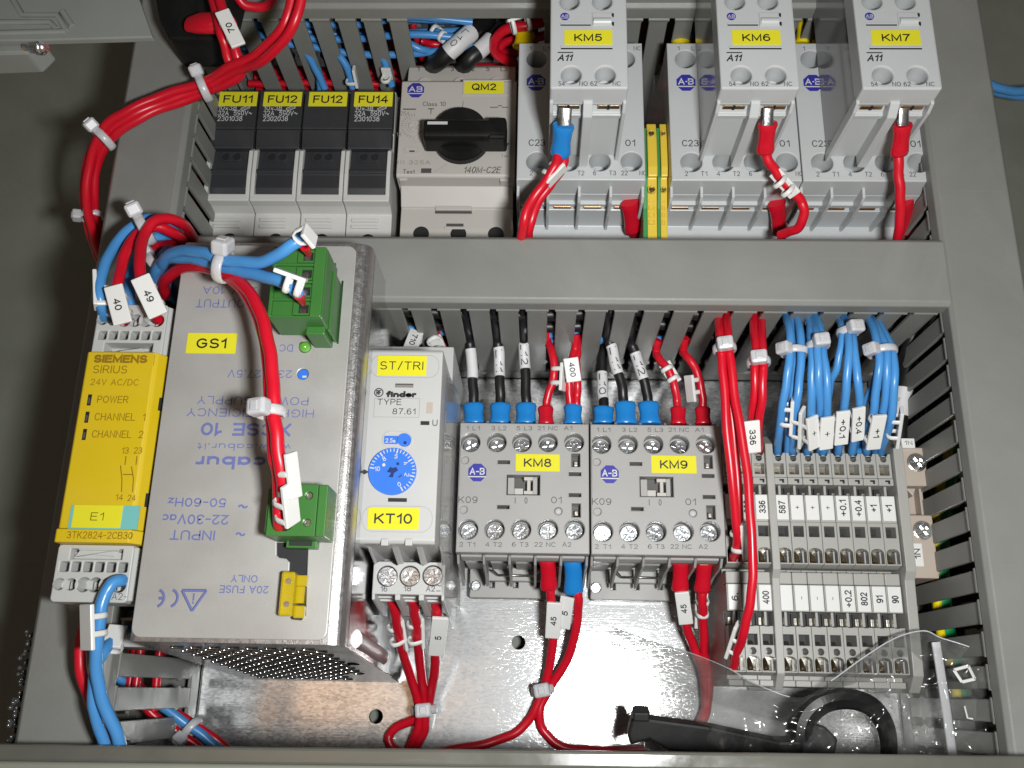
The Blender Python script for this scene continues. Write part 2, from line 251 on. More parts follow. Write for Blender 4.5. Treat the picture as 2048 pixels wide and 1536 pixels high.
class MB:
    def __init__(s, m=None):
        s.v = []; s.f = []; s.mi = []; s.sm = []; s.mats = []; s.def_m = m; s.X = None
    def add(s, vs, fs, m=None, smooth=False):
        m = M[m or s.def_m]
        if m not in s.mats: s.mats.append(m)
        k = s.mats.index(m); b = len(s.v)
        s.v += [(s.X @ Vector(v)) if s.X else Vector(v) for v in vs]
        for f in fs: s.f.append([b + i for i in f]); s.mi.append(k); s.sm.append(smooth)
        return s
    def bm(s, bm, m=None, bev=0, seg=2, smooth=False):
        if bev: bmesh.ops.bevel(bm, geom=bm.edges[:], offset=bev, segments=seg, affect='EDGES', profile=0.5, clamp_overlap=True)
        bm.verts.index_update()
        s.add([v.co.copy() for v in bm.verts], [[v.index for v in f.verts] for f in bm.faces], m, smooth); bm.free(); return s
    def box(s, x0, x1, y0, y1, z0, z1, m=None, b=0.0):
        bm = bmesh.new(); bmesh.ops.create_cube(bm, size=1)
        for v in bm.verts: v.co = Vector(((x0 + x1) / 2 + v.co.x * (x1 - x0), (y0 + y1) / 2 + v.co.y * (y1 - y0), (z0 + z1) / 2 + v.co.z * (z1 - z0)))
        return s.bm(bm, m, b)
    def prism(s, pts, ax, a0, a1, m=None, b=0.0):
        bm = bmesh.new()
        f3 = {'x': lambda p, a: (a, p[0], p[1]), 'y': lambda p, a: (p[0], a, p[1]), 'z': lambda p, a: (p[0], p[1], a)}[ax]
        lo = [bm.verts.new(f3(p, a0)) for p in pts]; hi = [bm.verts.new(f3(p, a1)) for p in pts]; n = len(pts)
        bm.faces.new(lo[::-1]); bm.faces.new(hi)
        for i in range(n): bm.faces.new((lo[i], lo[(i + 1) % n], hi[(i + 1) % n], hi[i]))
        bmesh.ops.recalc_face_normals(bm, faces=bm.faces[:])
        return s.bm(bm, m, b)
    def plate(s, outer, holes, z0, z1, m=None, bev=0.0):
        vs, fs = _curve_mesh([outer] + list(holes), z1 - z0, bev); zc = (z0 + z1) / 2
        return s.add([(v.x, v.y, v.z + zc) for v in vs], fs, m)
    def tube(s, pts, r, m=None, n=10, cap=True, up=None, flat=1.0, smooth=True):
        """r: radius or list; flat squashes the second axis"""
        pts = [Vector(p) for p in pts]; N = len(pts); vs = []; fs = []
        rs = r if isinstance(r, (list, tuple)) else [r] * N
        t0 = (pts[1] - pts[0]).normalized(); u = Vector(up) if up else (Vector((0, 0, 1)) if abs(t0.z) < 0.9 else Vector((1, 0, 0)))
        u = (u - t0 * u.dot(t0)).normalized()
        for i, p in enumerate(pts):
            t = (pts[min(i + 1, N - 1)] - pts[max(i - 1, 0)]).normalized()
            u = (u - t * u.dot(t)); u = u.normalized() if u.length > 1e-6 else t.orthogonal().normalized(); w = t.cross(u)
            ri = rs[i]; ra, rb = ri if isinstance(ri, tuple) else (ri, ri * flat)
            for k in range(n):
                a = 2 * math.pi * k / n; vs.append(p + w * ra * math.cos(a) + u * rb * math.sin(a))
        for i in range(N - 1):
            for k in range(n): fs.append((i * n + k, i * n + (k + 1) % n, (i + 1) * n + (k + 1) % n, (i + 1) * n + k))
        s.add(vs, fs, m, smooth)
        if cap: s.add(vs[:n], [list(range(n))[::-1]], m); s.add(vs[-n:], [list(range(n))], m)
        return s
    def cyl(s, x, y, z0, z1, r, m=None, n=20, r2=None): return s.tube([(x, y, z0), (x, y, z1)], [r, r if r2 is None else r2], m, n)
    def text(s, t, x, y, z, w, h, rot=0, m='ink', bold=0.0, shear=0.0):
        ls, x0, x1, y0, y1 = text_strokes(t, bold); lw = h * (.115 + bold * 4.5) if y1 - y0 > .5 else (w or h) * .2
        lw = min(lw, .5 * h + .3 * (w or h)) if h else lw
        sy = (h - lw) / (y1 - y0) if y1 - y0 > .01 else 1; sx = (w - lw) / (x1 - x0) if (w and x1 - x0 > .01) else (sy * .9)
        c, sn = math.cos(R_(rot)), math.sin(R_(rot)); xm, ym = (x0 + x1) / 2, (y0 + y1) / 2
        for j, l in enumerate(ls):
            p = [Vector(((q[0] - xm) * sx + shear * (q[1] - ym) * sy, (q[1] - ym) * sy)) for q in l]; n = len(p); vs = []; closed = (p[0] - p[-1]).length < 1e-4 and n > 3
            if not closed:                                  # square ends half a stroke long keep corners full
                d0 = (p[0] - p[1]).normalized(); d1 = (p[-1] - p[-2]).normalized()
                p[0] = p[0] + d0 * lw * .42; p[-1] = p[-1] + d1 * lw * .42
            for i in range(n):
                pr = p[i - 1] if i else (p[-2] if closed else p[i]); nx = p[i + 1] if i < n - 1 else (p[1] if closed else p[i])
                d1 = (p[i] - pr).normalized() if (p[i] - pr).length > 1e-9 else (nx - p[i]).normalized(); d2 = (nx - p[i]).normalized() if (nx - p[i]).length > 1e-9 else d1
                t_ = (d1 + d2); t_ = t_.normalized() if t_.length > .3 else d1; k = lw / 2 / max(.45, abs(t_.dot(d1))); nn = Vector((-t_.y, t_.x)) * k
                for q in (p[i] + nn, p[i] - nn): vs.append((x + q.x * c - q.y * sn, y + q.x * sn + q.y * c, z + j * .004))
            s.add(vs, [(2 * i + 1, 2 * i + 3, 2 * i + 2, 2 * i) for i in range(n - 1)], m)
        return s
    def pt(s, t, cx, cy, wp, hp, z, rot=0, m='ink', bold=0.0, shear=0.0, lift=0.08, dx=0.0):
        """text whose visible extent in the photo is wp x hp pixels (along / across the writing) centred at cx,cy on height z"""
        c = A(cx, cy, z); e = 10
        mmx = (AX(cx + e, cy, z) - AX(cx - e, cy, z)) / (2 * e); mmy = abs(AY(cx, cy + e, z) - AY(cx, cy - e, z)) / (2 * e)
        kw, kh = (mmx, mmy) if rot % 180 == 0 else (mmy, mmx)
        return s.text(t, c.x + dx, c.y, z + lift, wp * kw if wp else None, hp * kh, rot, m, bold, shear)
    def obj(s, name, parent=None, org=None):
        o_ = org or (ORG[parent] if parent else Vector((0, 0, 0)))
        me = bpy.data.meshes.new(name)
        me.from_pydata([(v - o_) * S for v in s.v], [], s.f)
        for mm in s.mats: me.materials.append(mm)
        me.polygons.foreach_set('material_index', s.mi); me.polygons.foreach_set('use_smooth', s.sm); me.update()
        o = bpy.data.objects.new(name, me); COL.objects.link(o)
        ORG[o] = o_.copy()
        if parent: o.parent = parent
        else: o.location = o_ * S
        return o
def tag(o, label, cat, group=None, kind=None):
    if label: o['label'] = label
    if cat: o['category'] = cat
    if group: o['group'] = group
    if kind: o['kind'] = kind
    return o
def thing(name, label, cat, loc, group=None):
    o = bpy.data.objects.new(name, None); COL.objects.link(o); o.empty_display_size = 0.01
    loc = Vector(loc); o.location = loc * S; ORG[o] = loc
    return tag(o, label, cat, group)
def dup(root, off, label=None):
    off = Vector(off)
    r = root.copy(); COL.objects.link(r); r.location = root.location + off * S; ORG[r] = ORG[root] + off
    if label: r['label'] = label
    for ch in list(root.children):
        c = ch.copy(); COL.objects.link(c); c.parent = r; ORG[c] = ORG[r]
        for g in list(ch.children):
            d = g.copy(); COL.objects.link(d); d.parent = c; ORG[d] = ORG[r]
    return r
def tape(parent, text, x0, y0, x1, y1, z, tw, th, dx=0, bold=0.012, tdx=0):
    """yellow adhesive label, corners given in photo pixels; its lettering is a sub-part"""
    a = A(x0, y1, z); b = A(x1, y0, z)
    l = MB('tape').box(a.x + dx, b.x + dx, a.y, b.y, z, z + 0.16, b=0.05).obj('label_tape', parent)
    MB('ink').pt(text, (x0 + x1) / 2 + tdx, (y0 + y1) / 2, tw, th, z + 0.16, bold=bold, dx=dx, lift=0.05).obj('lettering', l)
    return l
def screw_head(mb, x, y, z, r, rot=30, m='screw'):
    c, s_ = math.cos(R_(rot)), math.sin(R_(rot)); a, b = r * 0.62, r * 0.13
    cross = [(-a, -b), (-b, -b), (-b, -a), (b, -a), (b, -b), (a, -b), (a, b), (b, b), (b, a), (-b, a), (-b, b), (-a, b)]
    cross = [(x + p * c - q * s_, y + p * s_ + q * c) for p, q in cross][::-1]
    mb.plate(circle(x, y, r, 20), [cross], z - 0.9, z, m, 0.18)
    mb.cyl(x, y, z - 2.2, z - 0.85, r * 0.97, m, 20)
    for k in range(4):                                       # pozidriv ticks / knurl
        t = R_(rot + 45 + 90 * k); mb.tube([(x + r * .35 * math.cos(t), y + r * .35 * math.sin(t), z + .02), (x + r * .85 * math.cos(t), y + r * .85 * math.sin(t), z + .05)], 0.16 * r / 3, m, 6)
def octo(cx, cy, r, k=1.0): return [(cx + r * math.cos(R_(22.5 + 45 * i)), cy + r * k * math.sin(R_(22.5 + 45 * i))) for i in range(8)]
def ab_logo(parent, px, py, rp, z, txt='A·B', dx=0):
    """blue octagonal emblem with white letters over a white bar"""
    c = A(px, py, z); r = rp * (AX(px + 10, py, z) - AX(px - 10, py, z)) / 20; x, y = c.x + dx, c.y
    l = MB('logo').plate(octo(x, y, r), [], z, z + 0.07).obj('emblem', parent)
    mb = MB('inkw'); mb.text(txt, x, y + r * 0.12, z + 0.12, r * 1.55, r * 0.72, 0, 'inkw', 0.012)
    mb.box(x - r * 0.93, x + r * 0.93, y - r * 0.50, y - r * 0.38, z + 0.07, z + 0.12); mb.obj('lettering', l)
    return l
# ================================================================== the setting
def struct(mb, name): return tag(mb.obj(name), None, None, None, 'structure')
struct(MB('cab').box(-460, 460, -260, 460, -19, -16), 'cabinet_back')
h1 = A(1037, 1285, 0); h2 = A(752, 1433, 0)
struct(MB('plate').plate(rect(-119, -128, 184, 230), [circle(h1.x, h1.y, 2.6, 24), circle(h2.x, h2.y, 2.6, 24)], -2.5, 0), 'mounting_plate')
mb = MB('lip')
la, lb = A(-60, 1487, 100), A(2110, 1513, 100)
mb.X = Matrix.Translation(la) @ Matrix.Rotation(math.atan2(lb.y - la.y, lb.x - la.x), 4, 'Z')
LL = (lb - la).length
mb.box(-30, LL + 30, -4.4, 0, -2.0, 0, b=0.8); mb.box(-30, LL + 30, -34, -30, -163, -2.1, 'cab'); mb.box(-30, LL + 30, -31, -2, -2.6, -1.9, 'cab')
mb.tube([(-30, -5.4, 0.2), (LL + 30, -5.4, 0.2)], 1.25, 'gasket', 12)
mb.box(-30, LL + 30, -11, -6.4, -8, -2.7, 'cab', 0.4)
struct(mb, 'cabinet_sill')

# ================================================================== slotted cable ducts (25 x 80 mm)
def comb(mb, t0, t1, pos, axis, pitch, gap_from=None, first=None, zt=77.0, th=1.4, sign=1, skip=()):
    """side wall with open slots: strip at the bottom and teeth with a thick head; runs along t, stands at pos"""
    def q(t, z, d): return (t, pos + d, z) if axis == 'x' else (pos + d, t, z)
    w = pitch * 0.78; t = first if first is not None else t0
    def slab(poly, d0, d1):
        vs = [q(a, z, d0) for a, z in poly] + [q(a, z, d1) for a, z in poly]; n = len(poly)
        bm = bmesh.new(); V0 = [bm.verts.new(v) for v in vs]
        bm.faces.new(V0[:n]); bm.faces.new(V0[n:][::-1])
        for i in range(n): bm.faces.new((V0[i], V0[(i + 1) % n], V0[n + (i + 1) % n], V0[n + i]))
        bmesh.ops.recalc_face_normals(bm, faces=bm.faces[:]); mb.bm(bm, 'duct', 0.22, 1)
    slab([(t0, 0), (t1, 0), (t1, 9.8), (t0, 9.8)], 0, th)
    k = 0
    while t + w < t1:
        if k not in skip:
            hw = w / 2; c = t + hw; nb = hw - 0.38
            slab([(c - nb, 9.9), (c + nb, 9.9), (c + nb, 19), (c + nb + .75, 20.5), (c + nb + .75, 22), (c + nb, 23.5), (c + nb, zt - 4.5), (c + hw + .1, zt - 3), (c + hw + .1, zt - .6),
                  (c - hw - .1, zt - .6), (c - hw - .1, zt - 3), (c - nb, zt - 4.5), (c - nb, 23.5), (c - nb - .75, 22), (c - nb - .75, 20.5), (c - nb, 19)], 0.05, th - .05)
            mb.tube([q(c - hw, zt - 2, th * (0 if sign < 0 else 1)), q(c + hw, zt - 2, th * (0 if sign < 0 else 1))], 1.0, 'duct', 8)
        t += pitch; k += 1
def duct(name, label, x0, x1, y0, y1, vertical, pitch, first_a, first_b, skip_a=(), skip_b=()):
    t = thing(name, label, 'cable duct', ((x0 + x1) / 2, (y0 + y1) / 2, 0), 'grey slotted wiring ducts')
    cov = MB('duct')
    if vertical:
        cov.prism([(x0 - .9, 76.2), (x0 - .9, 81.6), (x0 + .5, 83), (x1 - .5, 83), (x1 + .9, 81.6), (x1 + .9, 76.2), (x1 - .4, 76.2), (x1 - .4, 80.8), (x0 + .4, 80.8), (x0 + .4, 76.2)], 'y', y0, y1, b=.35)
    else:
        cov.prism([(y0 - .9, 76.2), (y0 - .9, 81.6), (y0 + .5, 83), (y1 - .5, 83), (y1 + .9, 81.6), (y1 + .9, 76.2), (y1 - .4, 76.2), (y1 - .4, 80.8), (y0 + .4, 80.8), (y0 + .4, 76.2)], 'x', x0, x1, b=.35)
    cov.obj('cover', t)
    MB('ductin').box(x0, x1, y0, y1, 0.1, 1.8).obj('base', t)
    for nm, a in (('a', 0), ('b', 1)):
        m_ = MB('duct')
        if vertical: comb(m_, y0, y1, x0 if a == 0 else x1 - 1.4, 'y', pitch, first=(first_a, first_b)[a], sign=-1 if a == 0 else 1, skip=(skip_a, skip_b)[a])
        else: comb(m_, x0, x1, y0 if a == 0 else y1 - 1.4, 'x', pitch, first=(first_a, first_b)[a], sign=-1 if a == 0 else 1, skip=(skip_a, skip_b)[a])
        m_.obj('slotted_side', t)
    return t
duct('cable_duct', 'grey slotted cable duct standing upright left of the yellow relay', -121.0, -98.0, -105.6, 215, True, 9.85, -104, -104.5)
duct('cable_duct', 'grey slotted cable duct upright along the right edge beside the bag', 160.4, 184.2, -103, 215, True, 9.3, -102, -99.6)
duct('cable_duct', 'grey horizontal cable duct across the middle between the two device rows', -97, 160.2, 35.4, 57.6, False, 9.86, -95.4 - .2, -95)
duct('cable_duct', 'grey horizontal cable duct along the top edge behind the tall contactors', -97, 159.5, 152.0, 177.5, False, 9.75, -89.3, -89, skip_a=(7, 8, 9, 10, 11))

# ================================================================== fuse holders
FP0, FX0, FZ = 17.7, -100.2, 55.7
def fuse_holder():
    t = thing('fuse_holder', '', 'fuse holder', (FX0 + 8.8, 112, 0), 'black fronted fuse holders in the top row')
    x0, x1 = FX0 + .1, FX0 + 17.5
    b = MB('fu')
    b.prism([(64, 1), (64, 43), (76, 44.2), (86.4, 44.8), (87.4, 49.6), (110, 50.6), (134.6, 53.4), (135.6, 53.0), (136.4, 46), (140, 43.5), (141, 1)], 'x', x0, x1, b=.35)
    for a, c in ((x0, x0 + 1.5), (x1 - 1.5, x1)):
        b.prism([(87.6, 49), (87.6, 53.4), (98, 54.6), (108, 54.9), (110, 53), (110, 49)], 'x', a, c, b=.3)
    b.box(x0, x1, 87.3, 90.2, 49, 53.6, b=.4)
    for k, dy in enumerate((0, 2.7)): b.box(x0 + 2.0, x0 + 12.5, 83.0 - dy * 1.0, 84.4 - dy, 44.3, 45.6, b=.4)
    b.cyl(x0 + 8.8, 75.5, 43.6, 44.8, 2.6, 'hole', 20); b.box(x0 + 3, x0 + 5, 74, 76.5, 43.6, 45.0, b=.3)
    b.obj('body', t)
    l = MB('fublk')
    l.box(x0 + .15, x1 - .15, 117.2, 134.4, 51.5, FZ, b=.35)
    l.prism([(109.4, 50), (109.4, 54.3), (116.9, 55.5), (116.9, 50)], 'x', x0 + .3, x1 - .3, b=.3)
    l.prism([(90.4, 50), (90.4, 51.6), (93, 53.2), (98.5, 53.4), (99.2, 54.4), (100.4, 54.4), (101, 53.0), (108.9, 53.0), (108.9, 50)], 'x', x0 + 1.7, x1 - 1.7, b=.25)
    l.plate(rrect(x0 + 4.2, 104.2, x1 - 4.2, 108.4, 1.9), [circle(x0 + 6.6, 106.3, 1.5), circle(x1 - 6.6, 106.3, 1.5)], 52.9, 53.5, 'fublk', .1)
    for c in (x0 + 6.6, x1 - 6.6): l.cyl(c, 106.3, 52.8, 53.06, 1.5, 'hole', 16)
    dr = l.obj('pull_drawer', t)
    return t
fh = fuse_holder()
FL = [('FU11', '2301038', 'fuse holder tagged FU11, leftmost of the four black fronted ones'),
      ('FU12', '2302038', 'fuse holder tagged FU12 with white printing, second from the left'),
      ('FU12', None, 'fuse holder tagged FU12 with plain unprinted black front'),
      ('FU14', '2301038', 'fuse holder tagged FU14 beside the beige motor starter')]
bodies = []
for i in range(1, 4): bodies.append(dup(fh, (FP0 * i, 0, 0)))
for i, (t_, num, lab) in enumerate(FL):
    r = fh if i == 0 else bodies[i - 1]
    r['label'] = lab
    dx = FP0 * (i - 3)                       # features measured on the right-hand one
    dy = 2.2 if i == 0 else 0
    tape(r, t_, 708, 184.5, 787, 213, FZ, 59, 15.5, dx=dx - (0.1 if i else -.2))
    if num:
        p = MB('inkw')
        p.pt('10x38', 728, 216.5, 37, 9, FZ, m='inkw', dx=dx); p.pt('32A  690V~', 743.5, 227, 69, 10, FZ, m='inkw', dx=dx); p.pt(num, 734, 238, 50, 10, FZ, m='inkw', dx=dx)
        c = A(764, 217, FZ); X = c.x + dx
        p.X = Matrix.Translation((X, c.y, FZ + .1)) @ Matrix.Rotation(R_(25), 4, 'Z')
        p.plate(rect(-1.7, -.75, 1.7, .75), [rect(-1.45, -.5, 1.45, .5)[::-1]], -.02, .02); p.box(-2.6, 2.6, -.08, .08, -.02, .02); p.X = None
        p.box(X - 5.2, X - 2.6, c.y - 1.1, c.y - .9, FZ + .06, FZ + .1)
        p.obj('printing', r)

# ================================================================== motor starter QM2
t = thing('motor_starter', 'beige motor protection switch with black rotary knob, tagged QM2', 'motor starter', (-4.6, 112, 0))
b = MB('qm'); QZ = 57.0
qa = A(795, 160, QZ); qb = A(1029, 352, QZ); qx0, qx1, qy0, qy1 = -26.9, 17.6, AY(900, 353, QZ), AY(900, 160, QZ)
b.prism([(qy0, 44), (qy0, QZ - .8), (qy0 + .8, QZ), (qy1 - .8, QZ), (qy1, QZ - .8), (qy1, 44)], 'x', qx0, qx1, b=.35)
b.prism([(64, 1), (64, 44), (80, 45.5), (88.8, 45.5), (88.8, 46.2), (qy0 + .4, 50), (qy1 - .4, 50), (150.6, 48), (153, 46), (154, 1)], 'x', qx0 + .8, qx1 - .8, b=.4)
b.box(qx0 + 14, qx0 + 28, 87.5, 89.4, 45, 46.8, b=.3); b.box(qx0 + 14, qx0 + 28, 86.6, 87.4, 45, 46.0, 'inkg')
b.box(qx0 + 18.5, qx0 + 25, 81, 82.2, 45, 45.9, 'inkg'); b.box(qx0 + 17.7, qx0 + 25.8, 79.9, 81, 45, 46.0, b=.2)
for k in range(3): b.cyl(qx0 + 9 + 14.2 * k, 78.0, 44.8, 45.72, 3.0, 'hole', 22)
for k in range(3): b.cyl(qx0 + 8 + 14 * k, qy1 + 3.2, 46.5, 50.6, 2.7, 'qm', 20)
for c in (806, 1008): 
    p = A(c, 363, 56); b.box(p.x - 1.6, p.x + 1.6, qy0 - 1.0, qy0 + .2, 52.5, 55.8, b=.3)
b.obj('body', t)
k = A(921, 263, QZ + 5); kn = MB('blk')
kn.cyl(k.x, k.y, QZ, QZ + 2.6, 11.0, n=40); kn.cyl(k.x, k.y, QZ + 2.5, QZ + 6.0, 10.8, n=40, r2=9.9)
k = A(930, 255, QZ + 11.5)
ka = A(857, 245, QZ + 11); kb = A(1008, 293, QZ + 11)
kn.prism([(k.y - 4.6, QZ + 2), (k.y - 4.3, QZ + 10), (k.y - 3.0, QZ + 12), (k.y + 3.0, QZ + 12), (k.y + 4.3, QZ + 10), (k.y + 4.6, QZ + 2)], 'x', k.x - 15.4, k.x + 15.2, b=.9)
kn.box(k.x + 8.4, k.x + 15.1, k.y - 4.5, k.y + 4.5, QZ + 4, QZ + 11.8, b=1.0)
ko = kn.obj('rotary_knob', t)
p = A(875, 246, QZ + 12); MB('inkw').box(p.x - 3.7, p.x + 3.7, p.y - .6, p.y + .6, QZ + 11.9, QZ + 12.14, b=.05).obj('pointer_mark', ko)
ab_logo(t, 831.5, 180.5, 18, QZ, 'AB')
fr = MB('qm'); a = A(925, 191, QZ); c = A(1024, 160.5, QZ); fr.plate(rect(a.x, a.y, c.x, c.y), [rect(a.x + .6, a.y + .6, c.x - .6, c.y - .6)[::-1]], QZ - .1, QZ + .35, None, .1); fr.obj('tag_frame', t)
tape(t, 'QM2', 928, 161, 1008, 187, QZ, 49, 14)
pr = MB('inkg')
pr.pt('Class 10', 868.5, 208, 46, 9, QZ, m='inkg'); pr.pt('25A', 810, 227, 19, 8, QZ, m='inkl'); pr.pt('18', 798, 269, 10, 8, QZ, m='inkl')
pr.pt('140M-C2E', 965, 340, 74, 13, QZ, m='inkg', shear=.22); pr.pt('Test', 818, 343, 24, 9, QZ, m='inkg'); pr.pt('(!) 325A', 828, 325, 65, 8, QZ, m='inkl')
pr.pt('1', 837, 138, 4, 9, 48.6, m='inkg'); pr.pt('L1', 871, 138, 13, 9, 48.6, m='inkg'); pr.pt('3', 905, 138, 6, 9, 48.6, m='inkg'); pr.pt('L2', 943, 138, 13, 9, 48.6, m='inkg'); pr.pt('5', 976, 138, 6, 9, 48.6, m='inkg'); pr.pt('L3', 1008, 138, 13, 9, 48.6, m='inkg')
def bar(mb, px0, py0, px1, py1, z, h=.1, m=None, b=0, dx=0):
    a = A(px0, py1, z); c = A(px1, py0, z); return mb.box(a.x + dx, c.x + dx, a.y, c.y, z - .02, z + h, m, b)
bar(pr, 806, 217.5, 832, 219.5, QZ, m='inkg'); bar(pr, 842, 337, 863, 346, QZ, m='inkg'); bar(pr, 925, 202, 926.5, 217, QZ, m='inkg')
bar(pr, 856, 217, 868, 218.5, QZ, m='inkg'); bar(pr, 861, 217, 863, 228, QZ, m='inkg'); bar(pr, 980, 214, 996, 215.3, QZ, m='inkg'); bar(pr, 996, 211, 1004, 212.4, QZ, m='inkg'); bar(pr, 1004, 214, 1016, 215.3, QZ, m='inkg')
pr.pt('7', 1013, 293, 7, 14, QZ, m='ink', shear=.2); pr.pt('lw', 1010, 311, 12, 8, QZ, m='inkl')
c = A(830, 252, QZ)
for i in range(14):
    an = R_(95 + i * 12); r0 = 4.4; pr.X = Matrix.Translation((c.x, c.y, QZ + .08)) @ Matrix.Rotation(an, 4, 'Z'); pr.box(r0, r0 + 1.1, -.1, .1, -.02, .02, 'inkl'); pr.X = None
pr.obj('printing', t)
d = MB('qm'); d.plate(circle(c.x, c.y, 3.5, 24), [circle(c.x, c.y, 2.6, 24)[::-1]], QZ, QZ + .5, None, .1); screw_head(d, c.x, c.y, QZ + .45, 2.5, 20, 'qm'); d.obj('setting_dial', t)
d = MB('qm'); q = A(836, 279, QZ); d.plate(circle(q.x, q.y, 1.7, 20), [circle(q.x, q.y, 1.45, 20)[::-1]], QZ, QZ + .3); q = A(824, 301, QZ); d.plate(rrect(q.x - 2.9, q.y - 1.5, q.x + 2.9, q.y + 1.5, 1.2), [rrect(q.x - 2.3, q.y - .9, q.x + 2.3, q.y + .9, .8)[::-1]], QZ, QZ + .4); d.box(q.x - 1, q.x + 1, q.y - .9, q.y, QZ, QZ + .12, 'inkg'); q = A(883, 339, QZ); d.prism([(q.x - 2.6, q.y - 1.2), (q.x + 2, q.y - 1.6), (q.x + 2, q.y + 2)], 'z', QZ, QZ + .5, b=.1); d.obj('test_slot', t)

# ================================================================== contactors with front auxiliary blocks
CZ = 78.0; DX = 72.4
CXS = [18.7, DX, DX + 45.1]
GC = 'tall grey contactors in the top row'
def contactor():
    t = thing('contactor', '', 'contactor', (DX + 22.5, 110, 0), GC)
    x0, x1 = DX + .15, DX + 44.85; y0, y1 = 82.5, AY(1350, 86, CZ)
    wells = []
    for px in (1383, 1447, 1510, 1574): p = A(px, 324, CZ); wells.append((p.x, p.y))
    for px in (1371, 1371 + 59, 1371 + 118, 1371 + 177): p = A(px, 118, CZ); wells.append((p.x, p.y))
    b = MB('c23')
    b.plate(rect(x0, y0, x1, y1), [circle(x, y, 3.75, 28)[::-1] for x, y in wells], 68, CZ, None, .4)
    b.box(x0, x1, y0, y1, 62, 68.05, b=.3)
    b.prism([(62, 1), (62, 40), (73, 40), (73, 45), (81.3, 46.5), (81.3, 58.6), (83.6, 58.8), (83.6, 60.6), (81.4, 61), (81.2, 63.2), (82.6, 63.6), (y1 + .6, 63.6), (y1 + 2, 44), (158, 40), (158, 1)], 'x', x0, x1, b=.25)
    for x, y in wells:
        b.cyl(x, y, 68, 69.5, 2.4, 'c23', 20); b.box(x - .1, x + 1.3, y - 2.9, y - 1.2, 68, 68.6, 'hole')
    b.obj('body', t)
    for k in range(5):
        f = MB('c23')
        xx = (x0 + .5, x0 + 11.0, x0 + 22.0, x0 + 33.0, x1 - .5)[k]
        f.prism([(83, 46), (79.6, 46), (78.0, 60), (78.0, 70), (79, 73), (83, 73.5)], 'x', xx - .5, xx + .5, b=.2)
        f.obj('partition_fin', t)
    c = MB('copper')
    for k in range(4): c.box(x0 + 2.2 + 11 * k, x0 + 8.6 + 11 * k, 81.6, 84.5, 58.9, 60.4, b=.2)
    c.obj('contact_strip', t)
    return t
cn = contactor()
cons = [dup(cn, (CXS[0] - DX, 0, 0)), cn, dup(cn, (CXS[2] - DX, 0, 0))]
for i, c in enumerate(cons):
    c['label'] = ['grey contactor behind the auxiliary block tagged KM5, next to beige motor starter', 'grey contactor behind the auxiliary block tagged KM6, right of the yellow terminals', 'grey contactor behind the auxiliary block tagged KM7, at the right end'][i]
    dx = CXS[i] - DX
    ab_logo(c, 1372, 165.5, 20.5, CZ, 'A·B', dx=dx)
    pr = MB('ink')
    for s_, px, w in (('2', 1373, 6), ('T1', 1408, 13), ('4', 1437, 7), ('T2', 1473, 14), ('6', 1501, 6), ('T3', 1537, 14), ('22', 1561, 13), ('NC', 1598, 14)): pr.pt(s_, px, 347.5, w, 9.5, CZ, m='inkg', dx=dx)
    for s_, px, w in (('1', 1357, 4), ('L1', 1389, 12), ('3', 1416, 6), ('5', 1475, 6), ('21', 1531, 13), ('NC', 1572, 14)): pr.pt(s_, px, 97, w, 8.5, CZ, m='inkg', dx=dx)
    pr.pt('C23', 1380.5, 286.5, 33, 13, CZ, dx=dx); pr.pt('01', 1569, 287, 20, 13, CZ, dx=dx)
    pr.obj('printing', c)
AZ = 118.0
KX = [A(1098, 178, AZ).x, A(1440, 178, AZ).x, A(1724, 178, AZ).x]
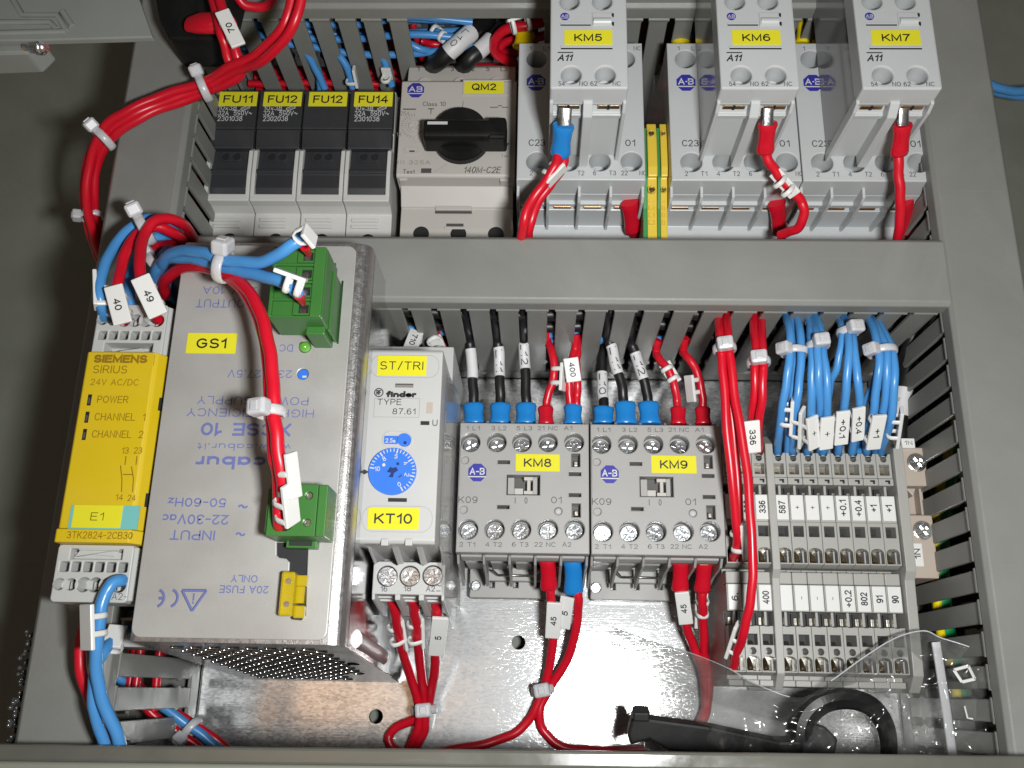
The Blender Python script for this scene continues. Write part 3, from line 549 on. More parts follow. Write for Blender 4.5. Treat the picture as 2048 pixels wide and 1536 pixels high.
def aux_block():
    x0 = KX[1] + .3; x1 = x0 + 24.2; y0 = 91.0
    t = thing('auxiliary_contact_block', '', 'contact block', (x0 + 12, 125, 78), 'auxiliary contact blocks clipped to the tall contactors')
    b = MB('c23'); wells = []
    for px, py in ((1483, 150), (1552, 150), (1470, 2), (1536, 2)): p = A(px, py, AZ); wells.append((p.x, p.y))
    ya = 172.0
    b.plate(rrect(x0, y0 + .2, x1, ya, .8), [circle(x, y, 3.15, 28)[::-1] for x, y in wells], 110, AZ, None, .55)
    b.prism([(y0 + 1.2, 78.2), (y0 + 1.2, 102), (y0 - .1, 102.4), (y0 - .3, 104.4), (y0 + .8, 104.6), (y0 + 1.8, 106.9), (y0 + 1.8, 108.3), (y0 + .6, 108.6), (y0 + .25, 110.1), (ya, 110.1), (ya, 78.2)], 'x', x0 + 1.0, x1 - .2, b=.2)
    for x, y in wells: b.cyl(x, y, 110, 111.8, 2.3, 'c23', 18)
    b.obj('body', t)
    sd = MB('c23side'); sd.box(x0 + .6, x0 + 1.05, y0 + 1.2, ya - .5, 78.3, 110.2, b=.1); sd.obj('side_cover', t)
    for xa_, xb_, pf_ in ((x0, x0 + 1.1, 0), (x1 - 1.1, x1, 0), (x0 + 10.6, x0 + 13.6, 1)):
        MB('c23').prism([(y0 + 2, 78.2), (y0 - (3.4 if pf_ else 1.0), 78.2), (y0 - (3.2 if pf_ else 1.6), 107.5), (y0 - .6, 111.6), (y0 + 2, 112)], 'x', xa_, xb_, b=.25).obj('partition_fin', t)
    c = MB('brass')
    for a_ in (x0 + 2.6, x0 + 15.4): c.box(a_, a_ + 7, y0 + .5, y0 + 3, 106.5, 108.4, b=.2); c.box(a_ + 3, a_ + 3.8, y0 + .4, y0 + 1.2, 106.4, 108.5, 'hole')
    c.obj('contact_strip', t)
    d = MB('c23'); p = A(1531, 42, AZ)
    a_ = A(1519, 53, AZ); e_ = A(1558, 27, AZ)
    d.plate(rect(a_.x, a_.y, e_.x, e_.y), [], AZ - .05, AZ + .5, None, .2)
    d.tube([(a_.x + .4, a_.y + 1.6, AZ + .2), (e_.x - .5, a_.y + 1.6, AZ + .2)], 1.3, 'c23', 12)
    d.box(e_.x - .25, e_.x + .45, a_.y + .2, a_.y + 1.3, AZ, AZ + .55, 'ink'); d.box(e_.x - .25, e_.x + .45, e_.y - 1.4, e_.y - .3, AZ, AZ + .55, 'ink')
    bar(d, 1455, 49.5, 1516, 51.5, AZ, .15, 'ink'); bar(d, 1455, 47, 1516, 49.5, AZ, .35, 'c23', .1)
    bar(d, 1459, 96.5, 1563, 98.8, AZ, .15, 'ink'); bar(d, 1458, 93.5, 1563, 96.5, AZ, .45, 'c23', .12)
    d.obj('tag_holder', t)
    p = A(1462.5, 33, AZ); r = 1.45
    l = MB('logo').plate(circle(p.x, p.y, r, 24), [], AZ, AZ + .07).obj('emblem', t)
    m_ = MB('inkw'); m_.text('AB', p.x, p.y + .15, AZ + .1, 2.3, 1.1, 0, 'inkw', .01); m_.box(p.x - 1.2, p.x + 1.2, p.y - .75, p.y - .58, AZ + .06, AZ + .1); m_.obj('lettering', l)
    pr = MB('ink'); pr.pt('A11', 1469, 116, 29, 13.5, AZ, shear=.28, bold=.015); bar(pr, 1453, 104.5, 1484, 106.2, AZ, m='ink')
    for s_, px, w in (('54', 1465, 13), ('NO', 1509, 17), ('62', 1530, 14), ('NC', 1576, 16)): pr.pt(s_, px, 168, w, 9, AZ, m='ink')
    pr.obj('printing', t)
    return t
ax = aux_block()
auxs = [dup(ax, (KX[0] - KX[1], 0, 0)), ax, dup(ax, (KX[2] - KX[1], 0, 0))]
for i, (r, nm) in enumerate(zip(auxs, ('KM5', 'KM6', 'KM7'))):
    r['label'] = ['auxiliary contact block tagged KM5 with blue crimped wire below', 'auxiliary contact block tagged KM6, middle of the three tall ones', 'auxiliary contact block tagged KM7, nearest the right duct'][i]
    tape(r, nm, 1465, 60.5, 1560, 90, AZ, 56, 14.5, dx=KX[i] - KX[1])

# ================================================================== earth terminals
def pe_terminal(x0, w):
    t = thing('earth_terminal', '', 'terminal', (x0 + w / 2, 95, 0), 'yellow and green earth terminals')
    H = 71.0; yt = AY(1310, 248, H); ym = AY(1310, 351, H); b = MB('pey'); gw = min(1.4, w * .3)
    b.prism([(64, 1), (64, H - 6), (78, H - 4), (ym - .2, H - 1.5), (ym - .2, H + .2), (ym + 3, H + 1), (yt - 6, H + 1), (yt, H), (yt + 1.5, H - 3), (yt + 6, H - 12), (yt + 6, 1)], 'x', x0 + gw, x0 + w - .1, b=.3)
    for k in range(4): b.plate(rrect(x0 + gw + .4, 71.5 + 2.7 * k, x0 + w - 1.0, 73.3 + 2.7 * k, .4), [rrect(x0 + gw + .75, 71.8 + 2.7 * k, x0 + w - 1.35, 73.0 + 2.7 * k, .15)[::-1]], H - 5, H - 4.3 + .3 * k, None, .08)
    b.obj('body', t)
    g = MB('peg'); g.prism([(64, 1), (64, H - 7), (78, H - 5), (ym, H - 1.5), (yt - 1, H - 1), (yt + 5, H - 12), (yt + 5, 1)], 'x', x0, x0 + gw + .05, b=.2)
    g.obj('green_flange', t)
    s_ = MB('pey'); cx = x0 + gw + (w - gw) * .42; r = min(1.7, (w - gw) * .42)
    for yy, zz in ((yt - 4.6, H + .9), (ym - 4.6, H - 2.0)):
        s_.plate(circle(cx, yy, r, 22), [circle(cx, yy, r * .74, 22)[::-1]], zz - 2, zz + .6, 'pey', .12)
        s_.cyl(cx, yy, zz - 2, zz + .1, r * .7, 'brass', 18); s_.tube([(cx - .5, yy - r * .8, zz + .4), (cx + .2, yy - r * .7, zz + .9)], .5, 'screw', 8)
    s_.obj('screw', t)
    return t
pe_terminal(63.85, 4.9)['label'] = 'yellow and green earth terminal touching the contactor tagged KM5'
pe_terminal(68.85, 3.6)['label'] = 'yellow and green earth terminal touching the contactor tagged KM6'
# ================================================================== power supply GS1
PZ = 112.0
t = thing('power_supply', 'big grey metal power supply box with upside-down blue printing, tagged GS1', 'power supply', (-52, -22, 0))
psu = t
PX0, PX1, PY0, PY1 = -80.7, -23.5, -75.6, 41.2
fil = lambda cx, cz, r, a0, a1, n: [(cx + r * math.cos(R_(a0 + (a1 - a0) * i / n)), cz + r * math.sin(R_(a0 + (a1 - a0) * i / n))) for i in range(n + 1)]
sec = [(PX0, 0)] + fil(PX0 + 1.6, 109.4, 1.6, 180, 90, 4) + fil(PX1 - 4.0, 107.0, 4.0, 90, 0, 8) + [(PX1, 0)]
b = MB('steel'); n0 = len(sec)
vs = []; 
for (x, z) in sec: vs.append((x, PY0 - 8.6 * (1 - z / 111.0), z))
for (x, z) in sec: vs.append((x, PY1, z))
b.add(vs, [[i, (i + 1) % n0, n0 + (i + 1) % n0, n0 + i][::-1] for i in range(n0)], 'steel', False)
b.add(vs[n0:], [list(range(n0))], 'wallsteel'); b.add(vs[:n0], [list(range(n0))[::-1]], 'wallsteel')
bo = b.obj('case', t)
w = MB('wallsteel'); w.add([(PX1 + .06, PY0 - 8.6 * (1 - z / 111.0) + .3, z) if k == 0 else (PX1 + .06, PY1 - .3, z) for z in (1, 104) for k in (0, 1)], [(0, 1, 3, 2)]); 
w.tube([(PX1 - 1.3, PY0 + 2.6, 92), (PX1 - 1.3, PY0 - .6, 40)], 3.0, 'steel', 16)
w.obj('side_wall', t)
# underside: flat dark ovals painted in place of shaded vent holes, with raised rims
pf = MB('hole'); 
def under(x, z, d): return Vector((x, PY0 - 8.6 * (1 - z / 111.0) - d, z))
g2 = MB('wallsteel')
z = 12; r_ = 0
while z < 103:
    x = PX0 + 9 + (2.6 if r_ % 2 else 0)
    while x < PX1 - 9:
        if not (z < 30 and x > PX1 - 16):
            pf.add([under(x + 1.9 * math.cos(2 * math.pi * i / 12), z + .75 * math.sin(2 * math.pi * i / 12), .12) for i in range(12)], [list(range(12))])
            g2.tube([under(x + 1.9 * math.cos(R_(200 + 14 * i)), z + .85 * math.sin(R_(200 + 14 * i)), .1) for i in range(11)], .34, None, 6)
        x += 5.2
    z += 4.4; r_ += 1
q = under(PX1 - 6, 62, .15); pf.add([q + Vector((1.9 * math.cos(2 * math.pi * i / 16), 0, 3.2 * math.sin(2 * math.pi * i / 16))) for i in range(16)], [list(range(16))])
pf.obj('hole_shade_ovals', t); g2.obj('vent_rims', t)
# coated front with its cut-outs
f = MB('psu')
fx0, fx1, fy0, fy1 = -79.9, -27.7, -74.6, AY(600, 491, PZ)
def P2(px, py, z=PZ): p = A(px, py, z); return (p.x, p.y)
hole_a = [P2(671, 525), P2(671, 655), P2(664, 666), P2(592, 666), P2(586, 660), P2(586, 640), P2(560, 640), P2(560, 525)]
hole_b = [P2(553, 1085), P2(553, 1110), P2(558, 1115), P2(572, 1117), P2(579, 1124), P2(575, 1228), P2(582, 1238), P2(602, 1240), P2(611, 1230), P2(616, 1085)]
lp = P2(610, 694); hp = P2(605.5, 748)
f.plate(rrect(fx0, fy0, fx1, fy1, 2.6), [hole_a, hole_b, circle(lp[0], lp[1], 1.75), circle(hp[0], hp[1], 1.65)], PZ - 1.0, PZ, None, .25)
f.obj('front_panel', t)
h = MB('hole'); h.box(fx0 + 3, fx1 - 1, fy0 + 3, fy1 - 2, 111.03 - .1, 111.06); h.obj('shade_backing', t)  # dark sheet added behind the cut-outs in place of the shade inside
l = MB('led'); l.tube([(lp[0], lp[1], 111), (lp[0], lp[1], 112.6), (lp[0], lp[1], 113.3), (lp[0], lp[1], 113.6)], [1.6, 1.6, 1.25, .5], None, 20); l.obj('indicator_light', t)
l = MB('dial'); l.cyl(hp[0], hp[1], 110.9, 111.3, 1.55); l.box(hp[0] - .2, hp[0] + 1.0, hp[1] - .9, hp[1] - .3, 111.3, 111.42, 'inkw'); l.obj('trimmer', t)
pr = MB('inkb')
for s_, cx, cy, w_, h_, bo_ in (('OUTPUT', 441, 607, 98, 17, 0), ('24V 10A', 460, 581, 108, 15, 0), ('DC OK', 553, 696, 66, 14.5, 0), ('23 - 27.5V', 520, 748, 128, 15.5, 0),
    ('POWER SUPPLY', 506, 801.5, 222, 16.5, 0), ('HIGH EFFICIENCY', 501, 826, 254, 16.5, 0), ('XCSE 10', 492, 859, 180, 26, .018), ('www.cabur.it', 488, 895, 186, 15, 0),
    ('cabur', 461, 926, 140, 27, .02), ('50-60Hz', 394, 1005, 116, 18, .008), ('22-30Vac', 391, 1039, 132, 20, .008), ('INPUT', 385, 1070.5, 90, 20, .008),
    ('20A FUSE', 488, 1179, 98, 15.5, .006), ('ONLY', 489, 1157.5, 53, 15, .006), ('~', 486, 1013, 19, 8, .02), ('~', 481, 1068.5, 19, 8, .02)):
    pr.pt(s_, cx, cy, w_, h_, PZ, 180, 'inkb', bo_)
# conformity mark and warning triangle, both upside down
for cx, mid in ((347, False), (320, True)):
    c = A(cx, 1196.5, PZ); pts = [Vector((c.x + 2.3 * math.cos(R_(a)), c.y + 2.3 * math.sin(R_(a)), PZ + .05)) for a in range(-70, 71, 10)]
    for p in pts: p.x -= 1.2
    pr.tube(pts, .36, 'inkb', 6, flat=.1)
    if mid: pr.tube([(c.x - .4, c.y, PZ + .05), (c.x + 1.0, c.y, PZ + .05)], .34, 'inkb', 6, flat=.1)
tr_ = [A(364, 1180.5, PZ + .05), A(413, 1181, PZ + .05), A(384, 1222, PZ + .05)]
for i in range(3): pr.tube([tr_[i], tr_[(i + 1) % 3]], .36, 'inkb', 6, flat=.1)
pr.pt('i', 387, 1197, 5, 22, PZ, 180, 'inkb', .01)
pr.obj('printing', t)
tape(t, 'GS1', 371, 667, 475, 706.5, PZ, 60, 20)
# pluggable green connectors
def green_conn(px0, py0, px1, py1, z0, z1, kind):
    a = A(px0, py1, z1); c = A(px1, py0, z1); x0, x1, y0, y1 = a.x, c.x, a.y, c.y
    g = MB('green')
    if kind == 'four':
        g.box(x0, x1, y0, y1, z0, z1 - 1.2, b=.4); g.box(x0, x0 + 1.0, y0, y1, z1 - 1.3, z1, b=.2)
        g.box(x1 - 3.4, x1 - .2, y0, y1, z1 - 1.3, z1 + .2, b=.3)
        n = 4; st = (y1 - y0) / n
        for k in range(n + 1): g.box(x0 + .5, x1 - 3.2, y0 + st * k - .35 if k else y0, min(y1, y0 + st * k + .35), z1 - 1.3, z1 - .2, b=.15)
        for k in range(n):
            yy = y0 + st * (k + .5); g.plate(rect(x1 - 8.2, yy - 1.9, x1 - 3.3, yy + 1.9), [rect(x1 - 6.6, yy - 1.3, x1 - 3.9, yy + 1.2)[::-1]], z1 - 1.25, z1 - .5, None, .1); g.box(x1 - 6.6, x1 - 3.9, yy - 1.3, yy + 1.2, z1 - 1.3, z1 - 1.15, 'hole')
            g.cyl(x1 - 5.6, yy - .3, z1 - 1.3, z1 - .95, .9, 'tin', 12)
        g.box(x0 + 9, x1 - .6, y0 - 2.2, y0 + .5, 110, z0 + 7, b=.35); g.box(x1 - .3, x1 + .5, y0 - .5, y1 - 3, 110, z0 + 5, b=.2); g.box(x1 + .55, x1 + 1.1, y0 - 1, y1 - 2, 109, 112.2, 'wallsteel')
    else:
        ys = (y0 + (y1 - y0) * .26, y0 + (y1 - y0) * .78)
        g.plate(rect(x0, y0, x1 - 2.6, y1), [circle(x0 + 10.4, yy, 1.05, 16)[::-1] for yy in ys] + [circle(x0 + 4.6, yy, 2.3, 18)[::-1] for yy in ys], z1 - 1.5, z1, None, .15)
        g.box(x0 + .02, x1 - 2.62, y0 + .02, y1 - .02, z0, z1 - 1.5, b=.3)
        for yy in ys: g.cyl(x0 + 10.4, yy, z1 - 1.5, z1 - 1.2, .9, 'tin', 14); g.cyl(x0 + 4.6, yy, z1 - 1.5, z1 - 1.45, 2.2, 'hole', 14)
        g.box(x1 - 2.5, x1, y0, y1, z0, z1 - .1, b=.3); g.box(x0 + 3, x0 + 11.2, y0 - 1.7, y0 + .3, 110, z0 + 2, b=.25)
        g.box(x0 + 3.9, x0 + 10.0, y0 - 1.2, y0, z0 + 1.4, z0 + 2.3, 'hole')
        g.box(x0 - .8, x0 + .05, y0 + 1, y1 - 1, z0, z1 - 1.2, b=.2)
    return g
green_conn(534, 494, 655, 633, 116, 130.5, 'four').obj('plug_connector', t)
green_conn(531, 969, 657, 1071, 113.5, 125, 'two').obj('plug_connector', t)
fz = MB('fuse'); a = A(556, 1232, 116); c = A(591, 1143, 116)
fz.box(a.x, c.x, a.y, c.y, 110.5, 116.5, b=.6)
fo = fz
for yy in (a.y + 3, c.y - 2.6): fz.cyl((a.x + c.x) / 2 + .4, yy, 116.4, 116.9, .75, 'tin', 12)
fz.box(c.x - .2, c.x + 2.2, a.y + 3.5, c.y - 3.5, 110.5, 113.5, b=.3)
fz.box(c.x - .2, c.x + 2.7, a.y - .3, a.y + 3.0, 110.5, 113.9, b=.35); fz.box(c.x - .2, c.x + 2.7, c.y - 3.6, c.y - .6, 110.5, 113.9, b=.35)
fz.obj('blade_fuse', t)

# ================================================================== yellow safety relay E1
t = thing('safety_relay', 'slim yellow-faced safety relay with pale grey terminals, tagged E1', 'relay', (-93, -22, 0))
SZ = 112.0
sx0, sx1 = -104.3, -81.3; sy0, sy1 = AY(200, 1086, SZ), AY(240, 704, SZ)
b = MB('sie'); b.box(sx0 + .3, sx1 - .2, sy0 - 12, sy1 + 14, 2, 100, b=.6); b.obj('housing', t)
y = MB('siey')
y.prism([(sx0, 99), (sx0, SZ - .6), (sx0 + .6, SZ), (sx1 - 2.9, SZ), (sx1 - 2.0, SZ - .8), (sx1, SZ - 4), (sx1, 99)], 'y', sy0 + 3.9, sy1, b=.25)
y.prism([(sx0 - .2, 99), (sx0 - .2, SZ + .2), (sx0 + .4, SZ + .8), (sx1 - 2.4, SZ + .8), (sx1, SZ - 2.6), (sx1, 99)], 'y', sy0, sy0 + 3.7, b=.3)
y.obj('front_cover', t)
# windows and slots
d = MB('hole')
for cx, cy in ((179, 800), (174, 834.5), (169, 869)): bar(d, cx - 5.5, cy - 11, cx + 5.5, cy + 11, SZ, .1, 'ink'); bar(d, cx - 3.5, cy - 4, cx + 2.5, cy + 8, SZ, .16, 'inkg')
bar(d, 307, 709, 310, 731, SZ, .1, 'ink')
for yy in (-9.5, -37.5): d.box(sx1 - 1.0, sx1 + .08, yy - 1.9, yy + 1.9, SZ - 7.5, SZ - 2.6)
d.obj('indicator_window', t)
pr = MB('inkbr')
for s_, cx, cy, w_, h_, bo_ in (('SIEMENS', 242, 718, 107, 16.5, .035), ('SIRIUS', 221, 739, 68, 16, 0), ('24V AC/DC', 229.5, 764.5, 96, 14, -.004), ('POWER', 226, 799, 62, 14.5, 0), ('CHANNEL  1', 240.5, 834, 102, 15, 0),
    ('CHANNEL  2', 235.5, 868.5, 103, 15, 0), ('13', 251, 901, 14, 13, 0), ('23', 276.5, 901, 16, 13, 0), ('14', 239, 994.5, 15, 13, 0), ('24', 263.5, 996, 16, 13, 0)): pr.pt(s_, cx, cy, w_, h_, SZ, 0, 'inkbr', bo_)
pr.pt('3TK2824-2CB30', 200, 1070.5, 132, 14.5, SZ + .8, 0, 'inkbr')
def stroke(mb, pts, z, r, m): mb.tube([A(px, py, z + .05) for px, py in pts], r, m, 6, flat=.1)
for pts in (((252, 912), (250, 930)), ((274, 912), (272, 930)), ((241, 931), (244, 958), (243, 984)), ((263, 933), (267, 958), (265, 984)), ((246, 949), (265, 949))): stroke(pr, pts, SZ, .14, 'inkbr')
pr.obj('printing', t)
c = MB('turq'); a = A(133, 1058, SZ + .8); e = A(279, 1011, SZ + .8); c.box(a.x, e.x, sy0 + 3.75, e.y, SZ, SZ + .25); c.obj('tag_card', t)
tape(t, 'E1', 142, 1011, 247, 1055, SZ + .25, 26, 16, bold=-.006, tdx=0)
# terminal blocks (both ends)
def sterm(ya, yb, up):
    g = MB('sie'); z1 = 109.0; s_ = 1 if up else -1
    hs = []
    yq = ya + s_ * 6.3 if up else ya - 6.0
    x0, x1 = sx0 - .3, sx1 - 2.2
    for k in range(6): hs.append(rrect(x0 + 1.2 + 3.25 * k, yq - 1.35, x0 + 3.75 + 3.25 * k, yq + 1.35, .4)[::-1])
    yc = yq + s_ * 4.8
    for k in range(3):
        cx = x0 + 3.4 + 6.6 * k; n = 14
        two = [(cx - 1.5 + 2.0 * math.cos(R_(a)), yc + 2.0 * math.sin(R_(a))) for a in range(40, 321, 20)] + [(cx + 1.7 + 2.0 * math.cos(R_(a)), yc + 2.0 * math.sin(R_(a))) for a in range(-140, 141, 20)]
        hs.append(two[::-1])
    yy = sorted((ya, yb))
    hs.append(rect(x0 + 3.6, ya - 3.9, x1 - 3.0, ya - 1.1)[::-1] if not up else rect(x0 + 3.6, ya + 1.1, x1 - 3.0, ya + 3.9)[::-1])
    g.plate(rrect(x0, yy[0], x1, yy[1], 1.1), hs, 103.5, z1, None, .3)
    g.box(x0 + .1, x1 - .1, yy[0] + .1, yy[1] - .1, 95, 103.6, b=.4)
    g.prism([(x1 - .3, 96), (x1 - .3, z1 - .3), (sx1 - .3, z1 - 3.2), (sx1 - .3, 96)], 'y', yy[0] + .6, yy[1] - .4, b=.3)
    if not up: g.box(x0 + 3.7, x1 - 3.1, ya - 3.8, ya - 1.7, 103, 106.9, b=.3); g.prism([(x0 + 4.5, ya - 3.2), (x1 - 6, ya - 1.4), (x1 - 4, ya - 1.0), (x0 + 6, ya - 1.0)], 'z', 104, 108.3, 'sie', .2); g.box(x0 + 5.5, x1 - 4.2, ya - 1.5, ya - .5, 104, 108.8, b=.3)
    if not up: g.box(x0 + .2, x1 - .2, ya - .35, ya - .05, 90, 108.6)
    for k in range(3): cx = x0 + 3.4 + 6.6 * k; g.box(cx + .9, cx + 2.5, yc - 1.0, yc + .9, 103.5, 105, 'brass'); g.box(cx - .3, cx + .6, yc - 1.2, yc + 1.2, 103.4, 105.2, 'sie', .2)
    g.prism(([(x0 + 5, ya + .5), (x1 - 4, ya + .5), (x1 - 7, ya + 2.9), (x0 + 8, ya + 2.0)] if up else [(x0 + 8, ya - 2.4), (x1 - 6, ya - 2.9), (x1 - 4, ya - .6), (x0 + 5, ya - .6)]), 'z', 103.0, 107.4, 'sie', .2)
    return g, yc, z1
g, yc_t, z1_ = sterm(sy1 + .1, sy1 + 16.2, True); p1 = g.obj('terminal_block', t)
MB('inkg').pt('Y12', 238, 615, 22, 11, z1_, m='inkl').pt('Y33', 318, 618, 26, 11, z1_, m='inkl').obj('lettering', p1)
g, yc_b, z1_ = sterm(sy0 - .1, sy0 - 15.6, False); p1 = g.obj('terminal_block', t)
MB('inkg').pt('A2-', 239, 1193, 30, 14, z1_, m='inkg', bold=-.005).obj('lettering', p1)
g = MB('sie'); yl = sy0 - 17
g.plate(rrect(sx0 + 1, yl - 9, sx1 - 2, yl - .5, .8), [rrect(sx0 + 2 + 3.2 * k, yl - 4, sx0 + 4.4 + 3.2 * k, yl - 1.4, .4)[::-1] for k in range(6)], 74, 80, None, .3); g.box(sx0 + 1.1, sx1 - 2.1, yl - 8.9, yl + 2, 50, 74.1, b=.4); g.obj('terminal_block', t)

# ================================================================== timer KT10
t = thing('timer_relay', 'white plug-in timer relay with blue dial, tagged ST/TRI and KT10', 'timer relay', (-13, -20, 0))
TZ = 97.6; tx0, tx1, ty0, ty1 = -24.6, -1.9, AY(790, 1087, TZ), AY(800, 698, TZ)
b = MB('tim')
b.prism([(ty0, 40), (ty0, TZ - 1), (ty0 + 1, TZ), (ty1 - 1, TZ), (ty1, TZ - .8), (ty1, 40)], 'x', tx0, tx1, b=.4)
b.prism([(ty0 - 1, 2), (ty0 - 10, 2), (ty0 - 12.6, 60), (ty0 - 12.6, 64), (ty0 - 1, 66)], 'x', tx0 + .4, tx1 + .2, b=.3)
b.box(tx0 + .2, tx1 - .2, ty0 - 4, ty1 + 14, 2, 62, b=.4)
b.obj('housing', t)
s_ = MB('tim')
sz = 77.5; cs = [A(774, 1152, sz), A(819, 1152, sz), A(865, 1151, sz)]; xa, xb = AX(746, 1150, sz), AX(890, 1150, sz); ya, yb = AY(800, 1193, sz), AY(800, 1126, sz)
s_.plate([(xa, ya + .6), (xa, yb - .6), (xa + 1.5, yb + .4), (xa + 5, yb + .4), (xa + 7, yb - .7), (xa + 9, yb + .3), (xa + 13, yb + .3), (xa + 15, yb - .7), (xa + 17, yb + .4), (xb - 1, yb + .4), (xb, yb - .6), (xb, ya + .6)][::-1],
         [circle(c.x, c.y, 3.15, 24) for c in cs], 70, sz, None, .25)
s_.box(xa + .1, xb - .1, ya + .1, yb - .8, 60, 70.2, b=.2)
for k in range(4):                                      # wire funnels below and ribs above the screws
    xx = (xa, xa + 7.0, xa + 14.2, xb - .9)[k]
    s_.prism([(ya + 1.0, 70), (ya + .8, sz - .3), (ya - 1.0, sz - .6), (ya - 4.2, 58), (ya - 4.0, 50), (ya + 1.0, 50)], 'x', xx, xx + (.9 if k in (0, 3) else 1.6), b=.2)
    s_.prism([(yb - .6, sz - 1), (ty0 + .3, TZ - 5), (ty0 + .3, 62), (yb - .6, 62)], 'x', xx + (0 if k == 0 else .2), xx + (.9 if k in (0, 3) else 2.2), b=.25)
s_.box(xa + .5, xb - .5, ya - .5, ya + 1, 49, 66, b=.2)
so = s_.obj('terminal_block', t)
sc_ = MB('screw')
for i, c in enumerate(cs): sc_ = MB('screw'); screw_head(sc_, c.x, c.y, sz - 1.0, 2.95, 20 + 37 * i); sc_.obj('screw', so)
MB('ink').pt('16', 768, 1177.5, 14, 11.5, sz, m='inkg', bold=.006).pt('18', 815, 1177, 15, 11.5, sz, m='inkg', bold=.006).pt('A2', 861, 1177.5, 18, 11.5, sz, m='inkg', bold=.006).pt('~', 877, 1171, 10, 4, sz, m='inkg').pt('_', 877, 1182, 9, 1.6, sz, m='inkg').obj('lettering', so)
for c in (770, 818): bar(b := MB('tim'), c - 8, 1078, c + 8, 1092, TZ - .5, 1.0, 'tim', .3); b.obj('latch', t)
tape(t, 'ST/TRI', 753.5, 712, 854, 750.5, TZ, 86, 18, bold=-.002); tape(t, 'KT10', 734, 1016.5, 839, 1058, TZ, 76, 20.5)
pr = MB('ink')
def outline(mb, px0, py0, px1, py1, r, z, wd=.14, m='inkl', h=.06):
    a = A(px0, py1, z); c = A(px1, py0, z); mb.plate(rrect(a.x, a.y, c.x, c.y, r), [rrect(a.x + wd, a.y + wd, c.x - wd, c.y - wd, max(.05, r - wd))[::-1]], z, z + h, m)
outline(pr, 741, 711, 879, 754, 2.9, TZ, .08); outline(pr, 722, 1013, 866, 1063, 3.3, TZ, .08); outline(pr, 747, 797, 840, 834, .05, TZ, .08)
c = A(757.7, 785, TZ); pr.plate(circle(c.x, c.y, 1.42, 24), [circle(c.x, c.y, 1.12, 24)[::-1]], TZ, TZ + .08); pr.text('RF', c.x, c.y, TZ + .09, 1.5, 1.5, 0, 'ink', .02)
for s2, cx, cy, w_, h_, bo_ in (('finder', 802.5, 788.5, 61, 13, .045), ('TYPE', 779, 804, 48, 12, 0), ('87.61', 808, 823, 46, 12, 0), ('U', 870, 845.8, 10, 12.5, 0)): pr.pt(s2, cx, cy, w_, h_, TZ, 0, 'ink', bo_)
bar(pr, 790, 768, 827, 775, TZ, .08, 'inkl'); bar(pr, 791, 767.5, 827, 770, TZ, .1, 'inkg'); bar(pr, 841, 842.5, 859, 850, TZ, .1, 'ink'); bar(pr, 776, 996.5, 814, 1003.5, TZ, .1, 'ink')
a = A(725, 951, TZ); e = A(737.5, 944, TZ); pr.prism([(a.x, a.y), (e.x, e.y), (a.x, 2 * e.y - a.y)], 'z', TZ, TZ + .08)
pr.obj('printing', t)
w = MB('inkl'); bar(w, 853, 805, 866, 827, TZ, .15, 'nblk', .05); w.obj('indicator_window', t)
k = A(785.5, 943.5, TZ); dl = MB('dial'); r = 7.0
dl.cyl(k.x, k.y, TZ - .5, TZ + .9, r, n=48); do = dl.obj('time_dial', t)
dk = MB('diald'); dk.prism([(k.x - 1.6, k.y - .3), (k.x - .3, k.y - .5), (k.x - .9, k.y - 1.8), (k.x + .3, k.y - 1.9), (k.x + .5, k.y - .6), (k.x + 1.7, k.y + .2), (k.x + 1.1, k.y + 1.2), (k.x - .1, k.y + .9), (k.x - .6, k.y + 1.3)][::1], 'z', TZ + .85, TZ + 1.0); dk.tube([(k.x + 1.9, k.y - 1.9, TZ + .95), (k.x + 2.9, k.y - 1.1, TZ + .95)], .22, None, 6); dk.cyl(k.x + 1.5, k.y + 2.2, TZ + .9, TZ + 1.0, .45, n=12); dk.obj('dial_slot', do)
dt = MB('inkw')
for i in range(26):
    an = R_(172 - 232 * i / 25 * 1.0); L = 1.25 if i % 5 == 0 else .85
    dt.X = Matrix.Translation((k.x, k.y, TZ + .93)) @ Matrix.Rotation(an, 4, 'Z'); dt.box(r - .35 - L, r - .25, -.13 if i % 5 else -.19, .13 if i % 5 else .19, 0, .05); dt.X = None
for i, s2 in enumerate(('10', '8', '6', '4', '2', '0')):
    a_ = 172 - 46.4 * i; dt.text(s2, k.x + 4.5 * math.cos(R_(a_)), k.y + 4.5 * math.sin(R_(a_)), TZ + .96, 1.6 if i == 0 else .95, 1.4, a_ - 90 if i else 5, 'inkw', .006)
dt.cyl(k.x - 2.6, k.y + 1.8, TZ + .9, TZ + 1.0, .5, n=12)
dt.obj('lettering', do)
sb = MB('tim'); outline(sb, 764, 862, 826, 897, 2.5, TZ, .35, 'tim', .3); bar(sb, 768, 872, 796, 888, TZ, .15, 'dial'); c = A(809, 880.5, TZ); sb.cyl(c.x, c.y, TZ - .3, TZ + .6, 2.0, 'dial', 24); sb.cyl(c.x + .3, c.y - .9, TZ + .55, TZ + .68, .5, 'diald', 10)
so = sb.obj('range_selector', t); MB('inkw').pt('2.5s', 781, 881, 20, 9, TZ + .15, m='inkw', bold=.01).obj('lettering', so)
cv = MB('clear'); cv.prism([(ty1 - 1, 30), (ty1 - 1, 60), (ty1 - 6, 92), (ty0 + 3, 92), (ty0 - 12, 78), (ty0 - 20, 48), (ty0 - 20, 30)], 'x', tx1 + .9, tx1 + 1.5, b=.2); cv.obj('clear_side_cover', t)

